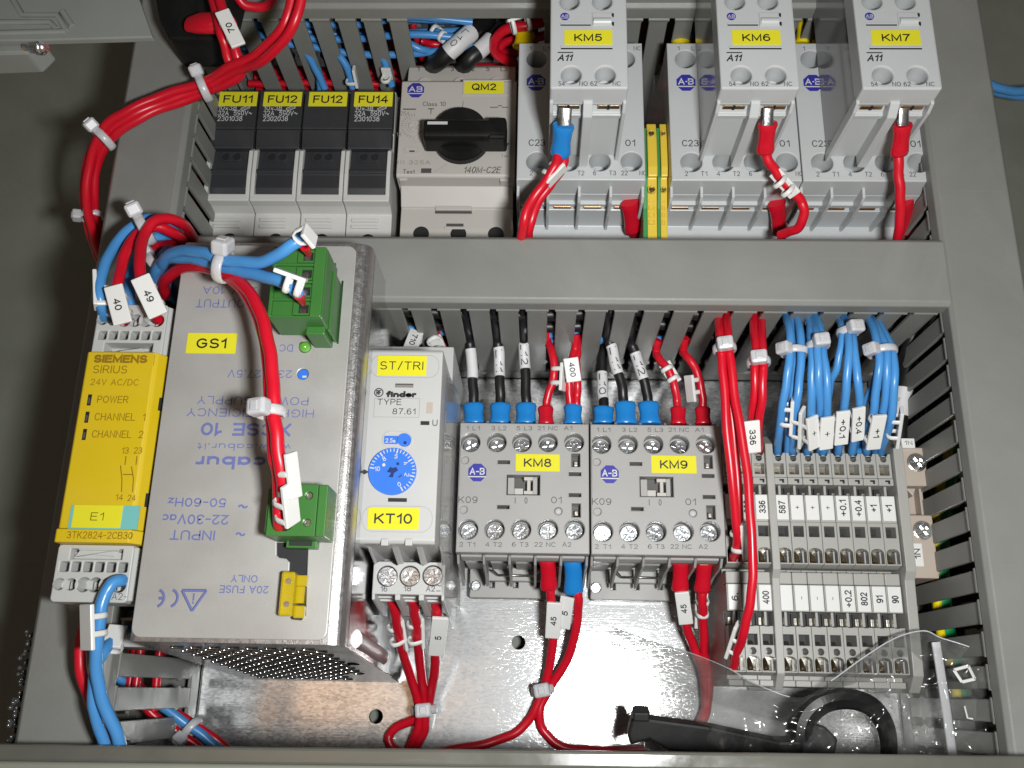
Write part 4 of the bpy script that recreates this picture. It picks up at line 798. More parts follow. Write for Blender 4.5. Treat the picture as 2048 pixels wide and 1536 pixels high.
# ================================================================== small contactors KM8, KM9
KZ = 51.5
def k09():
    t = thing('small_contactor', '', 'contactor', (22.5, -20, 0), 'small warm grey contactors with five screws per row')
    x0, x1, y0, y1 = .2, 44.8, -42.6, 2.2
    wt = [A(px, 884.5, KZ) for px in (941, 993.5, 1044, 1096, 1148.5)]; wb = [A(px, 1058.5, KZ) for px in (936, 989, 1042, 1096, 1149.5)]
    hs = [circle(p.x, p.y, 3.35, 26) for p in wt + wb]
    sm = [(930, 920, 1.25), (927, 1019, 1.25), (1116.5, 1022, 1.3)]
    for px, py, r in sm: p = A(px, py, KZ); hs.append(circle(p.x, p.y, r, 16))
    def R4(a, b_, c, d): p = A(a, d, KZ); q = A(c, b_, KZ); return rect(p.x, p.y, q.x, q.y)
    win = R4(1013, 950, 1080, 989); hs.append(win); hs.append(R4(1143, 907, 1160, 933)); hs.append(R4(1144, 1007, 1161, 1034))
    for px, py in ((1007.5, 925), (1150, 949), (1150, 991), (1006.5, 1015)): hs.append(R4(px - 12, py - 4.5, px + 12, py + 2))
    b = MB('k09'); b.plate(rect(x0, y0, x1, y1), hs, 45.2, KZ, None, .35)
    b.box(x0, x1, y0 + .2, y1 - .2, 32, 45.25, b=.3)
    b.box(x0 + .6, x1 - .6, y0 + 1.0, y1 - 1, 6, 32.1, b=.4)
    for px, py, r in sm: p = A(px, py, KZ); b.cyl(p.x, p.y, 45, 50.4, r + .1, 'k09', 18)
    b.prism([(y0 + .5, 36), (y0 - 1.0, 37), (y0 - 1.2, 42), (y0 - .6, 44.6), (y0 + .5, 45)], 'x', x0 + 1.2, x1 - 1.2, b=.25)
    for k in range(5):
        b.prism([(y0 + 1, 12), (y0 - .8, 12), (y0 - .8, 30), (y0 + 1, 32)], 'x', x0 + 1.8 + 8.9 * k, x0 + 7.6 + 8.9 * k, b=.3)
    b.obj('body', t)
    for k in range(6):
        f = MB('k09'); xx = x0 + .5 + 8.7 * k
        f.prism([(y0 + .2, 45.5), (y0 - .3, 47), (y0 - 3.0, 44), (y0 - 4.6, 30), (y0 - 7.6, 17), (y0 - 6.4, 15), (y0 + .2, 22)], 'x', xx - .45, xx + .45, b=.2); f.obj('partition_fin', t); f = MB('k09')
        f.prism([(y1 - .5, 48), (y1 + 2.4, 45.5), (y1 + 4.6, 32), (y1 + 3, 15), (y1 - .5, 15)], 'x', xx - .45, xx + .45, b=.2); f.obj('partition_fin', t)
    bs = MB('k09'); by = AY(1000, 1197, 6)
    kh = A(951, 1172, 6); s1 = A(985, 1170, 6); s2 = A(1032, 1170, 6); s3 = A(1078, 1170, 6)
    bs.plate(rrect(x0 + 2, by, x1 - .6, y0 + 3, .8), [circle(kh.x, kh.y, 1.9, 16)] + [rect(s.x - .9, s.y - 1.2, s.x + .9, s.y + 1.2) for s in (s1, s2, s3)], 2.5, 8, None, .3)
    bs.box(x0 + 8, x1 - 8, y0 - 5.0, y0, 8, 12, b=.4)
    bs.obj('base_plate', t)
    c = MB('screw'); c.tube([(x0 + 11, y0 - 2.0, 20), (x0 + 13, y0 - 3.4, 16), (x0 + 26, y0 - 3.4, 16), (x0 + 28, y0 - 2.0, 20)], .45, 'tin', 8); c.cyl(kh.x + .3, kh.y, 1, 5.5, 1.8, None, 16); c.obj('spring_clip', t)
    for i, p in enumerate(wt + wb):
        s_ = MB('screw'); screw_head(s_, p.x + .15, p.y - .25 - (.35 if i < 5 else 0), 46.9, 3.0, random.uniform(0, 90)); s_.obj('screw', t)
    w = MB('nblk'); a, c_ = win[0], win[2]
    w.box(a[0] + .3, a[0] + 2.6, a[1] + .3, c_[1] - .8, 45.2, 50.6, 'k09', .2); w.box(c_[0] - 2.4, c_[0] - .9, a[1] + .3, c_[1] - .6, 45.2, 50.9, 'k09', .2)
    w.box(a[0] + 2.6, a[0] + 5.6, a[1] + .5, a[1] + 2.6, 45.2, 49.6, 'qm', .2); w.box(a[0] + 2.6, c_[0] - 2.4, a[1] + .2, c_[1] - .2, 45.2, 46.2, 'inkg')
    w.box(a[0] + 5.8, a[0] + 9.2, a[1] + .4, a[1] + 1.6, 46, 50.6, 'qm', .2); w.box(a[0] + 5.8, a[0] + 9.2, c_[1] - 1.7, c_[1] - .5, 46, 50.6, 'qm', .2); w.box(a[0] + 6.9, a[0] + 8.1, a[1] + 1.4, c_[1] - 1.5, 46, 50.3, 'qm', .2)
    for k, (px, py) in enumerate(((1151.5, 920), (1152.5, 1020))):
        p = A(px, py, KZ); w.box(p.x - 1.5, p.x + 1.5, p.y - 2.3, p.y + 2.3, 45.2, 46.6, 'inkg', .1); w.box(p.x - .6, p.x + .9, p.y - 1.5, p.y + .3, 46.4, 48.5, 'tin', .3)
    w.obj('switch_window', t)
    l = MB('led'); p = A(1116.5, 1022, KZ); l.mats = []; l.tube([(p.x, p.y, 46), (p.x, p.y, 50.8), (p.x, p.y, 51.3), (p.x, p.y, 51.5)], [1.2, 1.2, .9, .3], 'tie', 16); l.obj('indicator_light', t)
    ab_logo(t, 954.5, 945, 19.5, KZ, 'A-B')
    pr = MB('inkg')
    for s_, px, w_ in (('1 L1', 946, 27), ('3 L2', 998, 30), ('5 L3', 1049, 31), ('21 NC', 1095.5, 41), ('A1', 1136, 17)): pr.pt(s_, px, 856.5, w_, 8.6, KZ, m='inkg', bold=.004)
    for s_, px, w_ in (('2 T1', 934.4, 32), ('4 T2', 987.4, 33), ('6 T3', 1040.5, 33), ('22 NC', 1089.7, 42), ('A2', 1133.6, 18)): pr.pt(s_, px, 1089, w_, 9.4, KZ, m='inkg', bold=.004)
    pr.pt('K09', 936, 999.5, 38, 13.5, KZ, m='inkg'); pr.pt('01', 1112.7, 1000, 21, 13.5, KZ, m='inkg'); pr.pt('I', 1030.4, 1001, 2.2, 12.5, KZ, m='inkg'); pr.pt('0', 1052, 1001, 6, 12.5, KZ, m='inkg')
    pr.obj('printing', t)
    return t
k8 = k09(); k9 = dup(k8, (45.2, 0, 0))
for ch in k9.children:                                   # every screw stops at its own angle
    if ch.name.startswith('screw'):
        me = ch.data.copy(); ch.data = me; c_ = sum((v.co for v in me.vertices), Vector()) / len(me.vertices); me.transform(Matrix.Translation(c_) @ Matrix.Rotation(random.uniform(0, 3), 4, 'Z') @ Matrix.Rotation(random.uniform(-.04, .04), 4, 'X') @ Matrix.Translation(-c_))
k8['label'] = 'small grey contactor tagged KM8, next to the white timer'; k9['label'] = 'small grey contactor tagged KM9, beside the terminal strip'
tape(k8, 'KM8', 1031, 909, 1119.5, 942, KZ, 55, 17); tape(k9, 'KM9', 1303, 912, 1392, 946, KZ, 55, 17)

# ================================================================== spring clamp terminal strip
Z1, Z2 = 48.0, 45.0; PT = 5.12
def ty(py, z): return AY(1700, py, z)
def terminal():
    xc = AX(1777, 1017, Z1); x0, x1 = xc - PT / 2 + .06, xc + PT / 2 - .06
    t = thing('terminal_block', '', 'terminal', (xc, -45, 0), 'grey spring terminals of the terminal strip')
    b = MB('term')
    b.box(x0, x1, ty(1376, 42), ty(888, 40), 2, 38, b=.2)
    sq = lambda ya, yb, z, w=3.3: rect(xc - w / 2, ty(yb, z), xc + w / 2, ty(ya, z))[::1]
    def arch(ya, yb, z):
        yb_, yt_ = ty(yb, z), ty(ya, z); r = 2.15
        return [(xc - r, yb_), (xc + r, yb_), (xc + r, yt_ - 1.4)] + [(xc + r * math.cos(R_(a)), yt_ - 1.4 + 1.4 * math.sin(R_(a))) for a in range(20, 161, 20)] + [(xc - r, yt_ - 1.4)]
    yA, yB = ty(956, Z1), ty(898, Z1)
    b.plate([(x0, yA), (x1, yA), (x1, yB - 1.6), (xc + 1.7, yB - 1.6), (xc + 1.2, yB - 2.6), (xc - 1.2, yB - 2.6), (xc - 1.7, yB - 1.6), (x0, yB - 1.6)], [circle(xc, ty(918, Z1), 1.05, 16), sq(928.5, 950, Z1)], 42, Z1, None, .15)
    b.box(x0, x1, ty(971, Z1), ty(957, Z1), 38, Z1 + .5, b=.25); b.box(xc - .3, xc + 1.3, ty(964, Z1), ty(960.5, Z1), Z1 + .45, Z1 + .6, 'hole'); b.box(xc + .6, xc + 1.3, ty(968, Z1), ty(961, Z1), Z1 + .45, Z1 + .6, 'hole')
    b.box(xc - .45, xc + .45, ty(992, Z1), ty(971, Z1), 38, Z1 - 1.2, b=.2)
    b.box(x0, x1, ty(1045, Z1), ty(991, Z1), 38, Z1 - .3, b=.15)
    b.plate(rect(x0, ty(1130, Z1), x1, ty(1045.5, Z1)), [sq(1053.5, 1075, Z1, 3.4), arch(1097, 1127, Z1)], 41, Z1, None, .15)
    b.prism([(ty(1130, Z1), Z1 - .2), (ty(1130, Z1) - .9, 44), (ty(1130, Z1) - .9, 38), (ty(1130, Z1), 38)], 'x', x0, x1, b=.2)
    b.box(x0, x1, ty(1170, Z2), ty(1146, Z2), 38, Z2 - .2, b=.35)
    b.box(x0, x1, ty(1225, Z2), ty(1171, Z2), 38, Z2 - .2, b=.15)
    b.box(xc - .45, xc + .45, ty(1254, Z2), ty(1225, Z2), 36, Z2 - 1.6, b=.2)
    b.plate(rect(x0, ty(1348, Z2), x1, ty(1254.5, Z2)), [sq(1271, 1293, Z2, 3.4), circle(xc, ty(1305, Z2), 1.1, 16), arch(1315, 1345, Z2)], 39, Z2, None, .15)
    b.box(xc - .7, xc + .7, ty(1256, Z2), ty(1254, Z2), Z2 - .4, Z2 + .06, 'hole')
    b.prism([(ty(1348, Z2), Z2 - .2), (ty(1348, Z2) - .9, 41), (ty(1348, Z2) - .9, 34), (ty(1348, Z2), 34)], 'x', x0, x1, b=.2)
    b.box(x0, x1, ty(1376, 41), ty(1363, 41), 34, 40.5, b=.3)
    b.obj('body', t)
    m = MB('tin')
    for ya, yb, z, w in ((929, 950, Z1, 3.2), (1054, 1075, Z1, 3.3), (1271, 1293, Z2, 3.3)):
        dk = 'tin' if ya < 1000 else 'hole'
        m.box(xc - w / 2, xc + w / 2, ty(yb, z), ty(ya, z), 38, z - 4.5, dk); m.prism([(ty(yb, z) + .1, z - 1.6), (ty(yb, z) + 1.5, z - 3.6), (ty(yb, z) + 1.5, z - 4.6), (ty(yb, z) + .1, z - 4.6)], 'x', xc - w / 2 + .1, xc + w / 2 - .9, 'brass' if ya < 1000 else 'tin')
    for ya, yb, z in ((1097, 1127, Z1), (1315, 1345, Z2)):
        m.box(xc - 2.1, xc + 2.1, ty(yb, z), ty(ya, z), 36, z - 5.5, 'tin'); m.tube([(xc - .9, ty(yb, z) + .4, z - 1.0), (xc - .9, ty(yb, z) + 2.6, z - 2.6), (xc - .9, ty(yb, z) + 4.0, z - 5.2)], 1.0, 'brass', 10, flat=.5); m.box(xc + .8, xc + 1.3, ty(yb, z), ty(ya, z) - 1.0, 38, z - .8, 'k09')
    for ya, yb, z in ((972, 991, Z1), (1226, 1253, Z2)): m.box(x0 + .1, x1 - .1, ty(yb, z), ty(ya, z), 37, z - 5.6, 'hole'); m.box(xc - 1.9, xc - .6, ty(yb, z) + .1, ty(ya, z) - 1.4, 37, z - 4.6, 'tin', .3)
    m.obj('clamp_spring', t)
    return t
tm = terminal()
xs0 = AX(1777, 1017, Z1)
cols = [(7, '+1', '90'), (6, '+1', '91'), (5, '+0.4', '802'), (4, '+0.1', '+0.2'), (3, '+', '-'), (2, '+', '-'), (1, '+', '-'), (0, '587', '')]
def xcol(i): return xs0 - PT * (7 - i)
xsep = AX(1543, 1017, Z1)
allc = [(xcol(i) - xs0, u, l_) for i, u, l_ in cols] + [(AX(1524, 1017, Z1) - xs0 - PT * k, u, l_) for k, (u, l_) in enumerate((('336', '400'), ('226', '710'), ('', '6.')))]
TL = {('+1', '90'): 'grey terminal tagged +1 and 90, next to the beige neutral terminal', ('+1', '91'): 'grey terminal tagged +1 and 91', ('+0.4', '802'): 'grey terminal tagged +0.4 and 802', ('+0.1', '+0.2'): 'grey terminal tagged +0.1 and +0.2',
      ('587', ''): 'grey terminal tagged 587 with a blank tag below, beside the divider', ('336', '400'): 'grey terminal tagged 336 and 400, left of the divider', ('226', '710'): 'grey terminal tagged 710, partly hidden behind the hanging red wire', ('', '6.'): 'grey terminal tagged 6. at the left end of the strip'}
plus = ['grey terminal tagged + and -, next to the +0.1 terminal', 'grey terminal tagged + and -, middle of three alike', 'grey terminal tagged + and -, next to the 587 terminal']
np_ = 0
strip = [tm if k == 0 else dup(tm, (off, 0, 0)) for k, (off, u, l_) in enumerate(allc)]
for k, (off, u, l_) in enumerate(allc):
    r = strip[k]
    if (u, l_) == ('+', '-'): r['label'] = plus[np_]; np_ += 1
    else: r['label'] = TL[(u, l_)]
    for s_, ya, yb, z in ((u, 992, 1042, Z1 - .3), (l_, 1172, 1224, Z2 - .2)):
        x = xs0 + off; cy = ty((ya + yb) / 2, z)
        g = MB('mk').box(x - PT / 2 + .35, x + PT / 2 - .35, ty(yb, z), ty(ya, z), z, z + .75, b=.3).obj('marker_tag', r)
        if s_: MB('ink').text(s_, x + (0 if s_ not in '-' else 0), cy, z + .8, {1: 1.15, 2: 2.5, 3: 4.3, 4: 5.6}[len(s_)] if s_ != '-' else 1.0, 2.3 if s_ not in '+-' else (1.3 if s_ == '+' else .35), 90, 'ink', .012).obj('lettering', g)
def endplate(x, w, label):
    t = thing('end_plate', label, 'divider plate', (x, -45, 0), 'grey end plates of the terminal strip')
    b = MB('term'); b.prism([(ty(1384, 42), 2), (ty(1384, 42), 42), (ty(1350, 46), 47), (ty(1160, 47), 48.2), (ty(1140, 50), 50.5), (ty(890, 50), 50.5), (ty(872, 46), 44), (ty(868, 46), 2)], 'x', x - w / 2, x + w / 2, b=.3)
    b.obj('panel', t)
endplate(xsep - .1, 2.6, 'narrow grey divider plate between the 336 and 587 terminals')
endplate(xs0 + PT / 2 + 1.9, 3.4, 'grey end plate between the terminal strip and beige neutral terminal')
# beige neutral terminal
t = thing('neutral_terminal', 'beige screw terminal tagged 1N at the right end of the strip', 'terminal', (xs0 + 9, -30, 0))
x0, x1 = xs0 + PT / 2 + 3.8, xs0 + PT / 2 + 12.6
b = MB('nblk'); yt_, yb_ = AY(1835, 895, 46), AY(1850, 1158, 44); ym1, ym2 = AY(1840, 972, 46), AY(1845, 1030, 46)
b.box(x0, x1, ym1, yt_, 3, 46, b=.4); b.box(x0, x1, yb_, ym2, 3, 46, b=.4); b.box(x0, x0 + 2.2, ym2 - .5, ym1 + .5, 3, 44, b=.3); b.box(x0, x1, ym2 - .5, ym1 + .5, 3, 36, b=.3); b.box(x1 - 1.4, x1 - .2, ym2 - .5, ym1 + .5, 30, 41, b=.3)
b.box(x0, x1 - 3, yt_ - .5, yt_ + 4, 3, 41, b=.4); b.prism([(x0 + 2.2, ym1 - .2), (x0 + 5.5, ym1 - .2), (x0 + 4.4, ym1 - 3)], 'z', 36, 43, 'nblk', .2)
b.box(x0, x0 + 4, yb_ - 12, yb_ + 1, 3, 34, b=.4)
b.obj('body', t)
s_ = MB('screw'); 
for px, py in ((1833, 925), (1845, 1061)): p = A(px, py, 46); s_ = MB('screw'); s_.cyl(p.x, p.y, 45.8, 46.15, 3.3, 'tin', 24); screw_head(s_, p.x - .2, p.y - .3, 46.9, 2.8, 35); s_.obj('screw', t)
g = MB('mk'); a = A(1803, 893, 47); g.box(a.x, a.x + 4.6, a.y - .6, a.y + 2.9, 44, 47.5, b=.3); go = g.obj('marker_tag', t); MB('ink').text('1N', a.x + 2.3, a.y + 1.2, 47.56, 2.6, 1.5, 0, 'ink').obj('lettering', go)
g = MB('mk'); a = A(1833, 1108, 46); g.box(a.x - 2.2, a.x + 2.0, a.y - 4.2, a.y + 3.6, 46, 46.6, b=.3); go = g.obj('marker_tag', t); MB('ink').text('1N', a.x, a.y, 46.66, 3.4, 2.2, 90, 'ink', .012).obj('lettering', go)
from mathutils import noise as NZ
# ================================================================== wires, markers, crimps, ties
def smooth(pts, k=7):
    P = [V(p) for p in pts]; P = [P[0] * 2 - P[1]] + P + [P[-1] * 2 - P[-2]]; out = []
    for i in range(1, len(P) - 2):
        a, b, c, d = P[i - 1:i + 3]
        for j in range(k):
            t = j / k; out.append(0.5 * ((2 * b) + (c - a) * t + (2 * a - 5 * b + 4 * c - d) * t * t + (3 * b - a - 3 * c + d) * t ** 3))
    return out + [P[-2]]
CN = {'red': 'red_wire', 'blue': 'blue_wire', 'bwire': 'black_wire', 'gy': 'green_wire'}
PATH = {}
def wire(col, label, pts, r=1.6, group=None, cat='wire', n=10):
    sp = smooth(pts); ph = random.uniform(0, 50); sp = [p + Vector((NZ.noise(Vector((i * .21, ph, 0))), NZ.noise(Vector((i * .21, ph, 5))), NZ.noise(Vector((i * .21, ph, 9))))) * (.5 if 0 < i < len(sp) - 1 else 0) for i, p in enumerate(sp)]; o = MB(col).tube(sp, r, None, n).obj(CN[col], None, sp[0]); PATH[o] = sp
    return tag(o, label, cat, group)
def frame(c, x, nz):
    x = x.normalized(); nz = (nz - x * nz.dot(x)).normalized(); y = nz.cross(x)
    return Matrix(((x.x, y.x, nz.x, c.x), (x.y, y.y, nz.y, c.y), (x.z, y.z, nz.z, c.z), (0, 0, 0, 1)))
UP = Vector((0, -.22, 1))
def marker(w, p0, p1, n=UP, text='', width=4.4, r=1.6, rings=(.3, .72), th=1.2, deep=None, tw=None):
    """white clip-on wire marker; writing runs from p0 to p1, face normal n, rings wrap the wire behind the face"""
    a, b = V(p0), V(p1); L = (b - a).length; m = MB('mk'); m.X = frame((a + b) / 2, b - a, Vector(n))
    m.box(-L / 2, L / 2, -width / 2, width / 2, 0, th, b=.3); d = deep or 2 * r + .5; hw = width / 2 - .3
    for f in rings:
        x = -L / 2 + L * f
        m.tube([(x, hw, .2), (x, hw, -d * .55), (x, hw * .75, -d * .9), (x, hw * .3, -d), (x, -hw * .3, -d), (x, -hw * .75, -d * .9), (x, -hw, -d * .55), (x, -hw, .2)], [(.42, .85)] * 8, None, 8, up=m_up(m.X), smooth=False) if False else m.tube([(x, hw, .2), (x, hw, -d * .55), (x, hw * .75, -d * .9), (x, hw * .3, -d), (x, -hw * .3, -d), (x, -hw * .75, -d * .9), (x, -hw, -d * .55), (x, -hw, .2)], [(.42, .85)] * 8, None, 8, up=(1, 0, 0))
    o = m.obj('marker', w)
    if text:
        t_ = MB('ink'); t_.X = frame((a + b) / 2, b - a, Vector(n)); t_.text(text, 0, 0, th + .06, tw or min(L * .8, 1.75 * len(text)), 2.1 if text not in '+-' else (1.6 if text == '+' else .4), 0, 'ink', .014); t_.obj('lettering', o)
    return o
def crimp(w, p0, p1, col, wd=6.4, th=4.2, n=UP, name='crimp_sleeve'):
    a, b = V(p0), V(p1); ts = [0, .02, .1, .3, .45, .6, .8, .93, 1.0]
    rr = [(1.7, 1.5), (wd * .46, th * .46), (wd * .5, th * .5), (wd * .47, th * .5), (wd * .44, th * .44), (wd * .45, th * .47), (wd * .47, th * .5), (wd * .53, th * .52), (wd * .50, th * .46)]
    return MB(col).tube([a.lerp(b, t) for t in ts], rr, None, 18, up=n).obj(name, w)
def sleeve(w, p0, p1, r, text='', rot=0, n=UP, ts=1.0):
    """white sleeve following the wire between two measured points; the writing bends with it"""
    sp = PATH[w]; dense = [sp[i].lerp(sp[i + 1], j / 4) for i in range(len(sp) - 1) for j in range(4)] + [sp[-1]]
    i0, i1 = [min(range(len(dense)), key=lambda i: (dense[i] - V(p)).length) for p in (p0, p1)]
    seg = dense[i0:i1 + 1] if i0 < i1 else dense[i1:i0 + 1][::-1]
    o = MB('slv').tube(seg, r, None, 16).obj('sleeve', w)
    if text:
        cum = [0.0]
        for i in range(1, len(seg)): cum.append(cum[-1] + (seg[i] - seg[i - 1]).length)
        L = cum[-1]; ls = MB('ink'); ls.text(text, 0, 0, 0, L * .78 * ts, 2.5 * ts, rot, 'ink', .004); vs = []
        for v in ls.v:
            d = min(max(v.x + L / 2, 0), L); k = max(1, next((i for i in range(1, len(cum)) if cum[i] >= d), len(cum) - 1))
            f = (d - cum[k - 1]) / max(1e-6, cum[k] - cum[k - 1]); c = seg[k - 1].lerp(seg[k], f); X = frame(c, seg[k] - seg[k - 1], Vector(n)); an = v.y / r
            vs.append(X @ Vector((0, (r + .16) * math.sin(an), (r + .16 + v.z) * math.cos(an))))
        g = MB('ink'); g.add(vs, ls.f, 'ink'); g.obj('lettering', o)
    return o
def tie(label, c, axis, R, head, hs=1.0, group='white nylon cable ties', flat=1.0):
    """cable tie: strap loop round a bundle at c (axis along the bundle) and its square head on the side 'head'"""
    c = V(c); ax = Vector(axis).normalized(); h = Vector(head); h = (h - ax * h.dot(ax)).normalized(); s_ = ax.cross(h)
    t = thing('cable_tie', label, 'cable tie', c, group)
    pts = [c + h * (R + .45) * math.cos(2 * math.pi * i / 22) * flat + s_ * (R + .45) * math.sin(2 * math.pi * i / 22) for i in range(23)]
    MB('tie').tube(pts, [(1.35 * hs, .55)] * 23 if False else [(.55, 1.4 * hs)] * 23, None, 8, cap=False, up=ax).obj('strap', t)
    m = MB('tie'); m.X = frame(c + h * (R * flat + 1.9 * hs), s_, h)
    m.box(-2.5 * hs, 2.5 * hs, -2.1 * hs, 2.1 * hs, -1.8 * hs, 1.9 * hs, b=.75 * hs); m.box(-1.0 * hs, 1.0 * hs, -1.2 * hs, 1.2 * hs, 1.8 * hs, 2.3 * hs, b=.2)
    m.obj('head', t)
    return t

# ---- red harness from the upper left down outside the left duct
GR = 'red wires of the harness over the left duct'
for k, (dx, dy, dz, top) in enumerate(((0, 0, 0, [(606, -30, 128), (585, 55, 122), (530, 118, 112)]), (-6, -12, 2, [(590, -30, 126), (566, 52, 120), (512, 108, 110)]), (8, 9, -1, [(432, -25, 112), (450, 30, 112), (468, 95, 108)]), (-12, 4, -2, [(420, -20, 108), (442, 60, 110), (455, 112, 105)]))):
    wire('red', ['thick red wire arching from the top edge over the left duct', 'red wire beside it in the arch from the top edge over the left duct', 'red wire carrying the 70 marker at upper left', 'red wire hidden behind the 70 marker at upper left'][k],
         top + [(470 + dx, 143 + dy, 102 + dz), (405 + dx * .5, 177 + dy * .9, 94 + dz), (330 + dx, 203 + dy, 92 + dz), (262 + dx, 232 + dy, 92 + dz), (212 + dx, 270 + dy, 88 + dz), (186 + dx, 330 + dy * .3, 80 + dz), (180 + dx, 400, 72 + dz), (193 + dx, 470, 60 + dz), (215 + dx, 530, 40 + dz)], 1.65, GR)
    if k == 2: marker(bpy.data.objects[-1] if False else [o for o in COL.objects if o.get('label', '') == 'red wire carrying the 70 marker at upper left'][0], (478, 94, 112), (444, 24, 115), (.25, -.25, 1), '70', 4.8)
tie('cable tie on the red harness beside the fuse holder tagged FU11', (408, 176, 94), (1, .45, 0), 4.0, (-.28, .95, .75), 1.05)
tie('cable tie on the red harness where it bends down outside the left duct', (207, 277, 88), (.8, .9, 0), 3.8, (-.9, .1, .75), 1.05)
tie('cable tie low on the red harness, half hidden by the left duct edge', (186, 434, 66), (.1, -1, 0), 3.6, (-.75, 0, .3), .85)
w = wire('red', 'red wire looping at the top edge above the 70 marker', [(462, -20, 100), (490, 8, 96), (530, 14, 92), (560, -25, 90)], 1.7)

# ---- cluster over the relay
GB = 'wires of the cluster above the yellow relay'
w1 = wire('blue', 'blue wire on the far left of the cluster above the relay', [(372, 492, 70), (345, 452, 96), (300, 436, 103), (262, 455, 105), (228, 495, 108), (205, 545, 112), (200, 600, 113), (208, 634, 106)], 1.7, GB)
marker(w1, (194, 545, 112), (196, 615, 112), (-.9, -.1, .35), '', 5.0, 1.7, (.52, .95))
w2 = wire('red', 'red wire with the 40 marker in the cluster above the relay', [(378, 494, 74), (352, 468, 98), (305, 455, 105), (268, 476, 108), (246, 520, 111), (236, 570, 114), (240, 615, 112), (250, 642, 105)], 1.7, GB)
marker(w2, (228, 572, 117), (248, 648, 114), (.1, -.25, 1), '40', 5.4, 1.7)
w3 = wire('red', 'red wire with the 49 marker in the cluster above the relay', [(392, 488, 76), (368, 448, 100), (322, 437, 109), (292, 462, 111), (280, 505, 114), (281, 550, 117), (298, 600, 116), (318, 640, 106)], 1.7, GB)
marker(w3, (281, 554, 120), (318, 632, 116), (.15, -.2, 1), '49', 5.6, 1.7)
wire('blue', 'blue wire at the back of the cluster above the relay', [(364, 500, 72), (330, 476, 92), (295, 482, 97), (268, 530, 102), (258, 580, 106), (268, 640, 104)], 1.6, GB)
wire('blue', 'blue wire under the red ones in the cluster above the relay', [(372, 498, 76), (330, 458, 97), (296, 468, 99), (262, 560, 100), (252, 632, 104)], 1.5, GB)
wire('red', 'red wire at the right of the cluster dropping into the duct', [(355, 600, 82), (335, 560, 92), (302, 520, 98), (320, 492, 98), (360, 490, 84)], 1.6, GB)
wire('blue', 'blue wire dropping beside the power supply near the 49 marker', [(352, 600, 84), (338, 570, 92), (318, 540, 97), (330, 505, 101), (372, 500, 90)], 1.6, GB)
tie('cable tie with its big head at the top of the cluster over the left duct', (289, 458, 106), (-.9, -.55, .1), 4.4, (-.75, .75, .75), 1.15)
tie('cable tie loose round the wires at the power supply corner', (317, 535, 104), (.8, .7, .1), 4.6, (-.85, .6, .2), 1.0)
# ---- blue and red wires over the power supply
wa = wire('blue', 'blue wire rising to the top of the upper green plug', [(318, 560, 100), (322, 530, 112), (350, 506, 122), (400, 504, 129), (455, 522, 133), (520, 524, 137), (570, 500, 142), (606, 474, 142), (614, 486, 136)], 1.75, 'blue supply wires')
marker(wa, (618, 462, 146), (612, 486, 148), (.93, .25, .4), '', 5.2, 1.75, (.25,))
MB('cred').tube([A(610, 492, 138), A(617, 508, 132)], [1.5, .9], None, 12).obj('ferrule', wa)
wb_ = wire('blue', 'blue wire to the lowest entry of the upper green plug', [(312, 572, 98), (312, 545, 108), (338, 516, 117), (395, 518, 125), (450, 536, 130), (500, 548, 134), (550, 558, 138), (588, 578, 139), (600, 592, 136)], 1.75, 'blue supply wires')
marker(wb_, (548, 543, 144), (612, 566, 142), (.1, .75, .35), '', 4.6, 1.75, (.5, .85))
MB('cred').tube([A(597, 588, 138), A(606, 606, 131)], [1.6, .9], None, 12).obj('ferrule', wb_)
for k, (dx, dz, lab) in enumerate(((0, 0, 'red wire curving down over the power supply, right one of a pair'), (-7, -2.4, 'red wire curving down over the power supply, left one of a pair'))):
    wr = wire('red', lab, [(328 + dx, 590, 94 + dz), (332 + dx, 562, 106 + dz), (372 + dx * .3, 533, 117 + dz), (430 + dx * .3, 540, 126 + dz), (480 + dx * .6, 566, 132 + dz), (517 + dx, 618, 136 + dz), (538 + dx, 690, 138 + dz), (546 + dx, 770, 139 + dz), (549 + dx, 830, 139 + dz), (556 + dx, 900, 138 + dz), (565 + dx, 960, 135 + dz), (566 + dx, 1010 + 26 * k, 130 + dz), (563 + dx, 1025 + 27 * k, 124)], 1.75, 'red supply wires')
    if k == 0: marker(wr, (577, 905, 139), (588, 996, 134), (.9, .1, .55), '', 4.2, 1.75, (.45, .9))
    else: marker(wr, (573, 966, 137), (582, 1048, 129), (.85, -.1, .55), '', 5.0, 1.75, (.5, .88))
tie('cable tie on the blue and red wires over the power supply top', (447, 533, 130), (1, -.25, .05), 3.9, (.1, .75, .8), 1.15)
tie('cable tie on the red pair in the middle of the power supply', (541, 824, 138), (.05, -1, 0), 3.0, (-.35, 0, 1), 1.05)

# ---- wires below the relay
GL = 'wires leaving below the yellow relay'
w = wire('blue', 'blue wire from the relay terminal A2 curving down left', [(262, 1166, 103), (240, 1160, 110), (216, 1178, 112), (203, 1215, 112), (196, 1270, 110), (192, 1330, 107), (205, 1400, 102), (228, 1460, 98), (248, 1510, 94)], 1.75, GL)
marker(w, (180, 1300, 112), (178, 1208, 114), (-.62, -.1, .8), '', 6.0, 1.75, (.34, .72))
MB('copper').tube([A(262, 1166, 103), A(252, 1163, 108)], 1.1, None, 10).obj('bare_end', w)
w = wire('blue', 'blue wire from under the relay crossing behind the bigger blue one', [(256, 1258, 84), (236, 1270, 92), (212, 1295, 99), (192, 1335, 102), (186, 1390, 101), (196, 1450, 97), (218, 1510, 92)], 1.65, GL)
marker(w, (222, 1298, 98), (238, 1254, 94), (.2, .2, 1), '', 5.2, 1.65, (.25, .75))
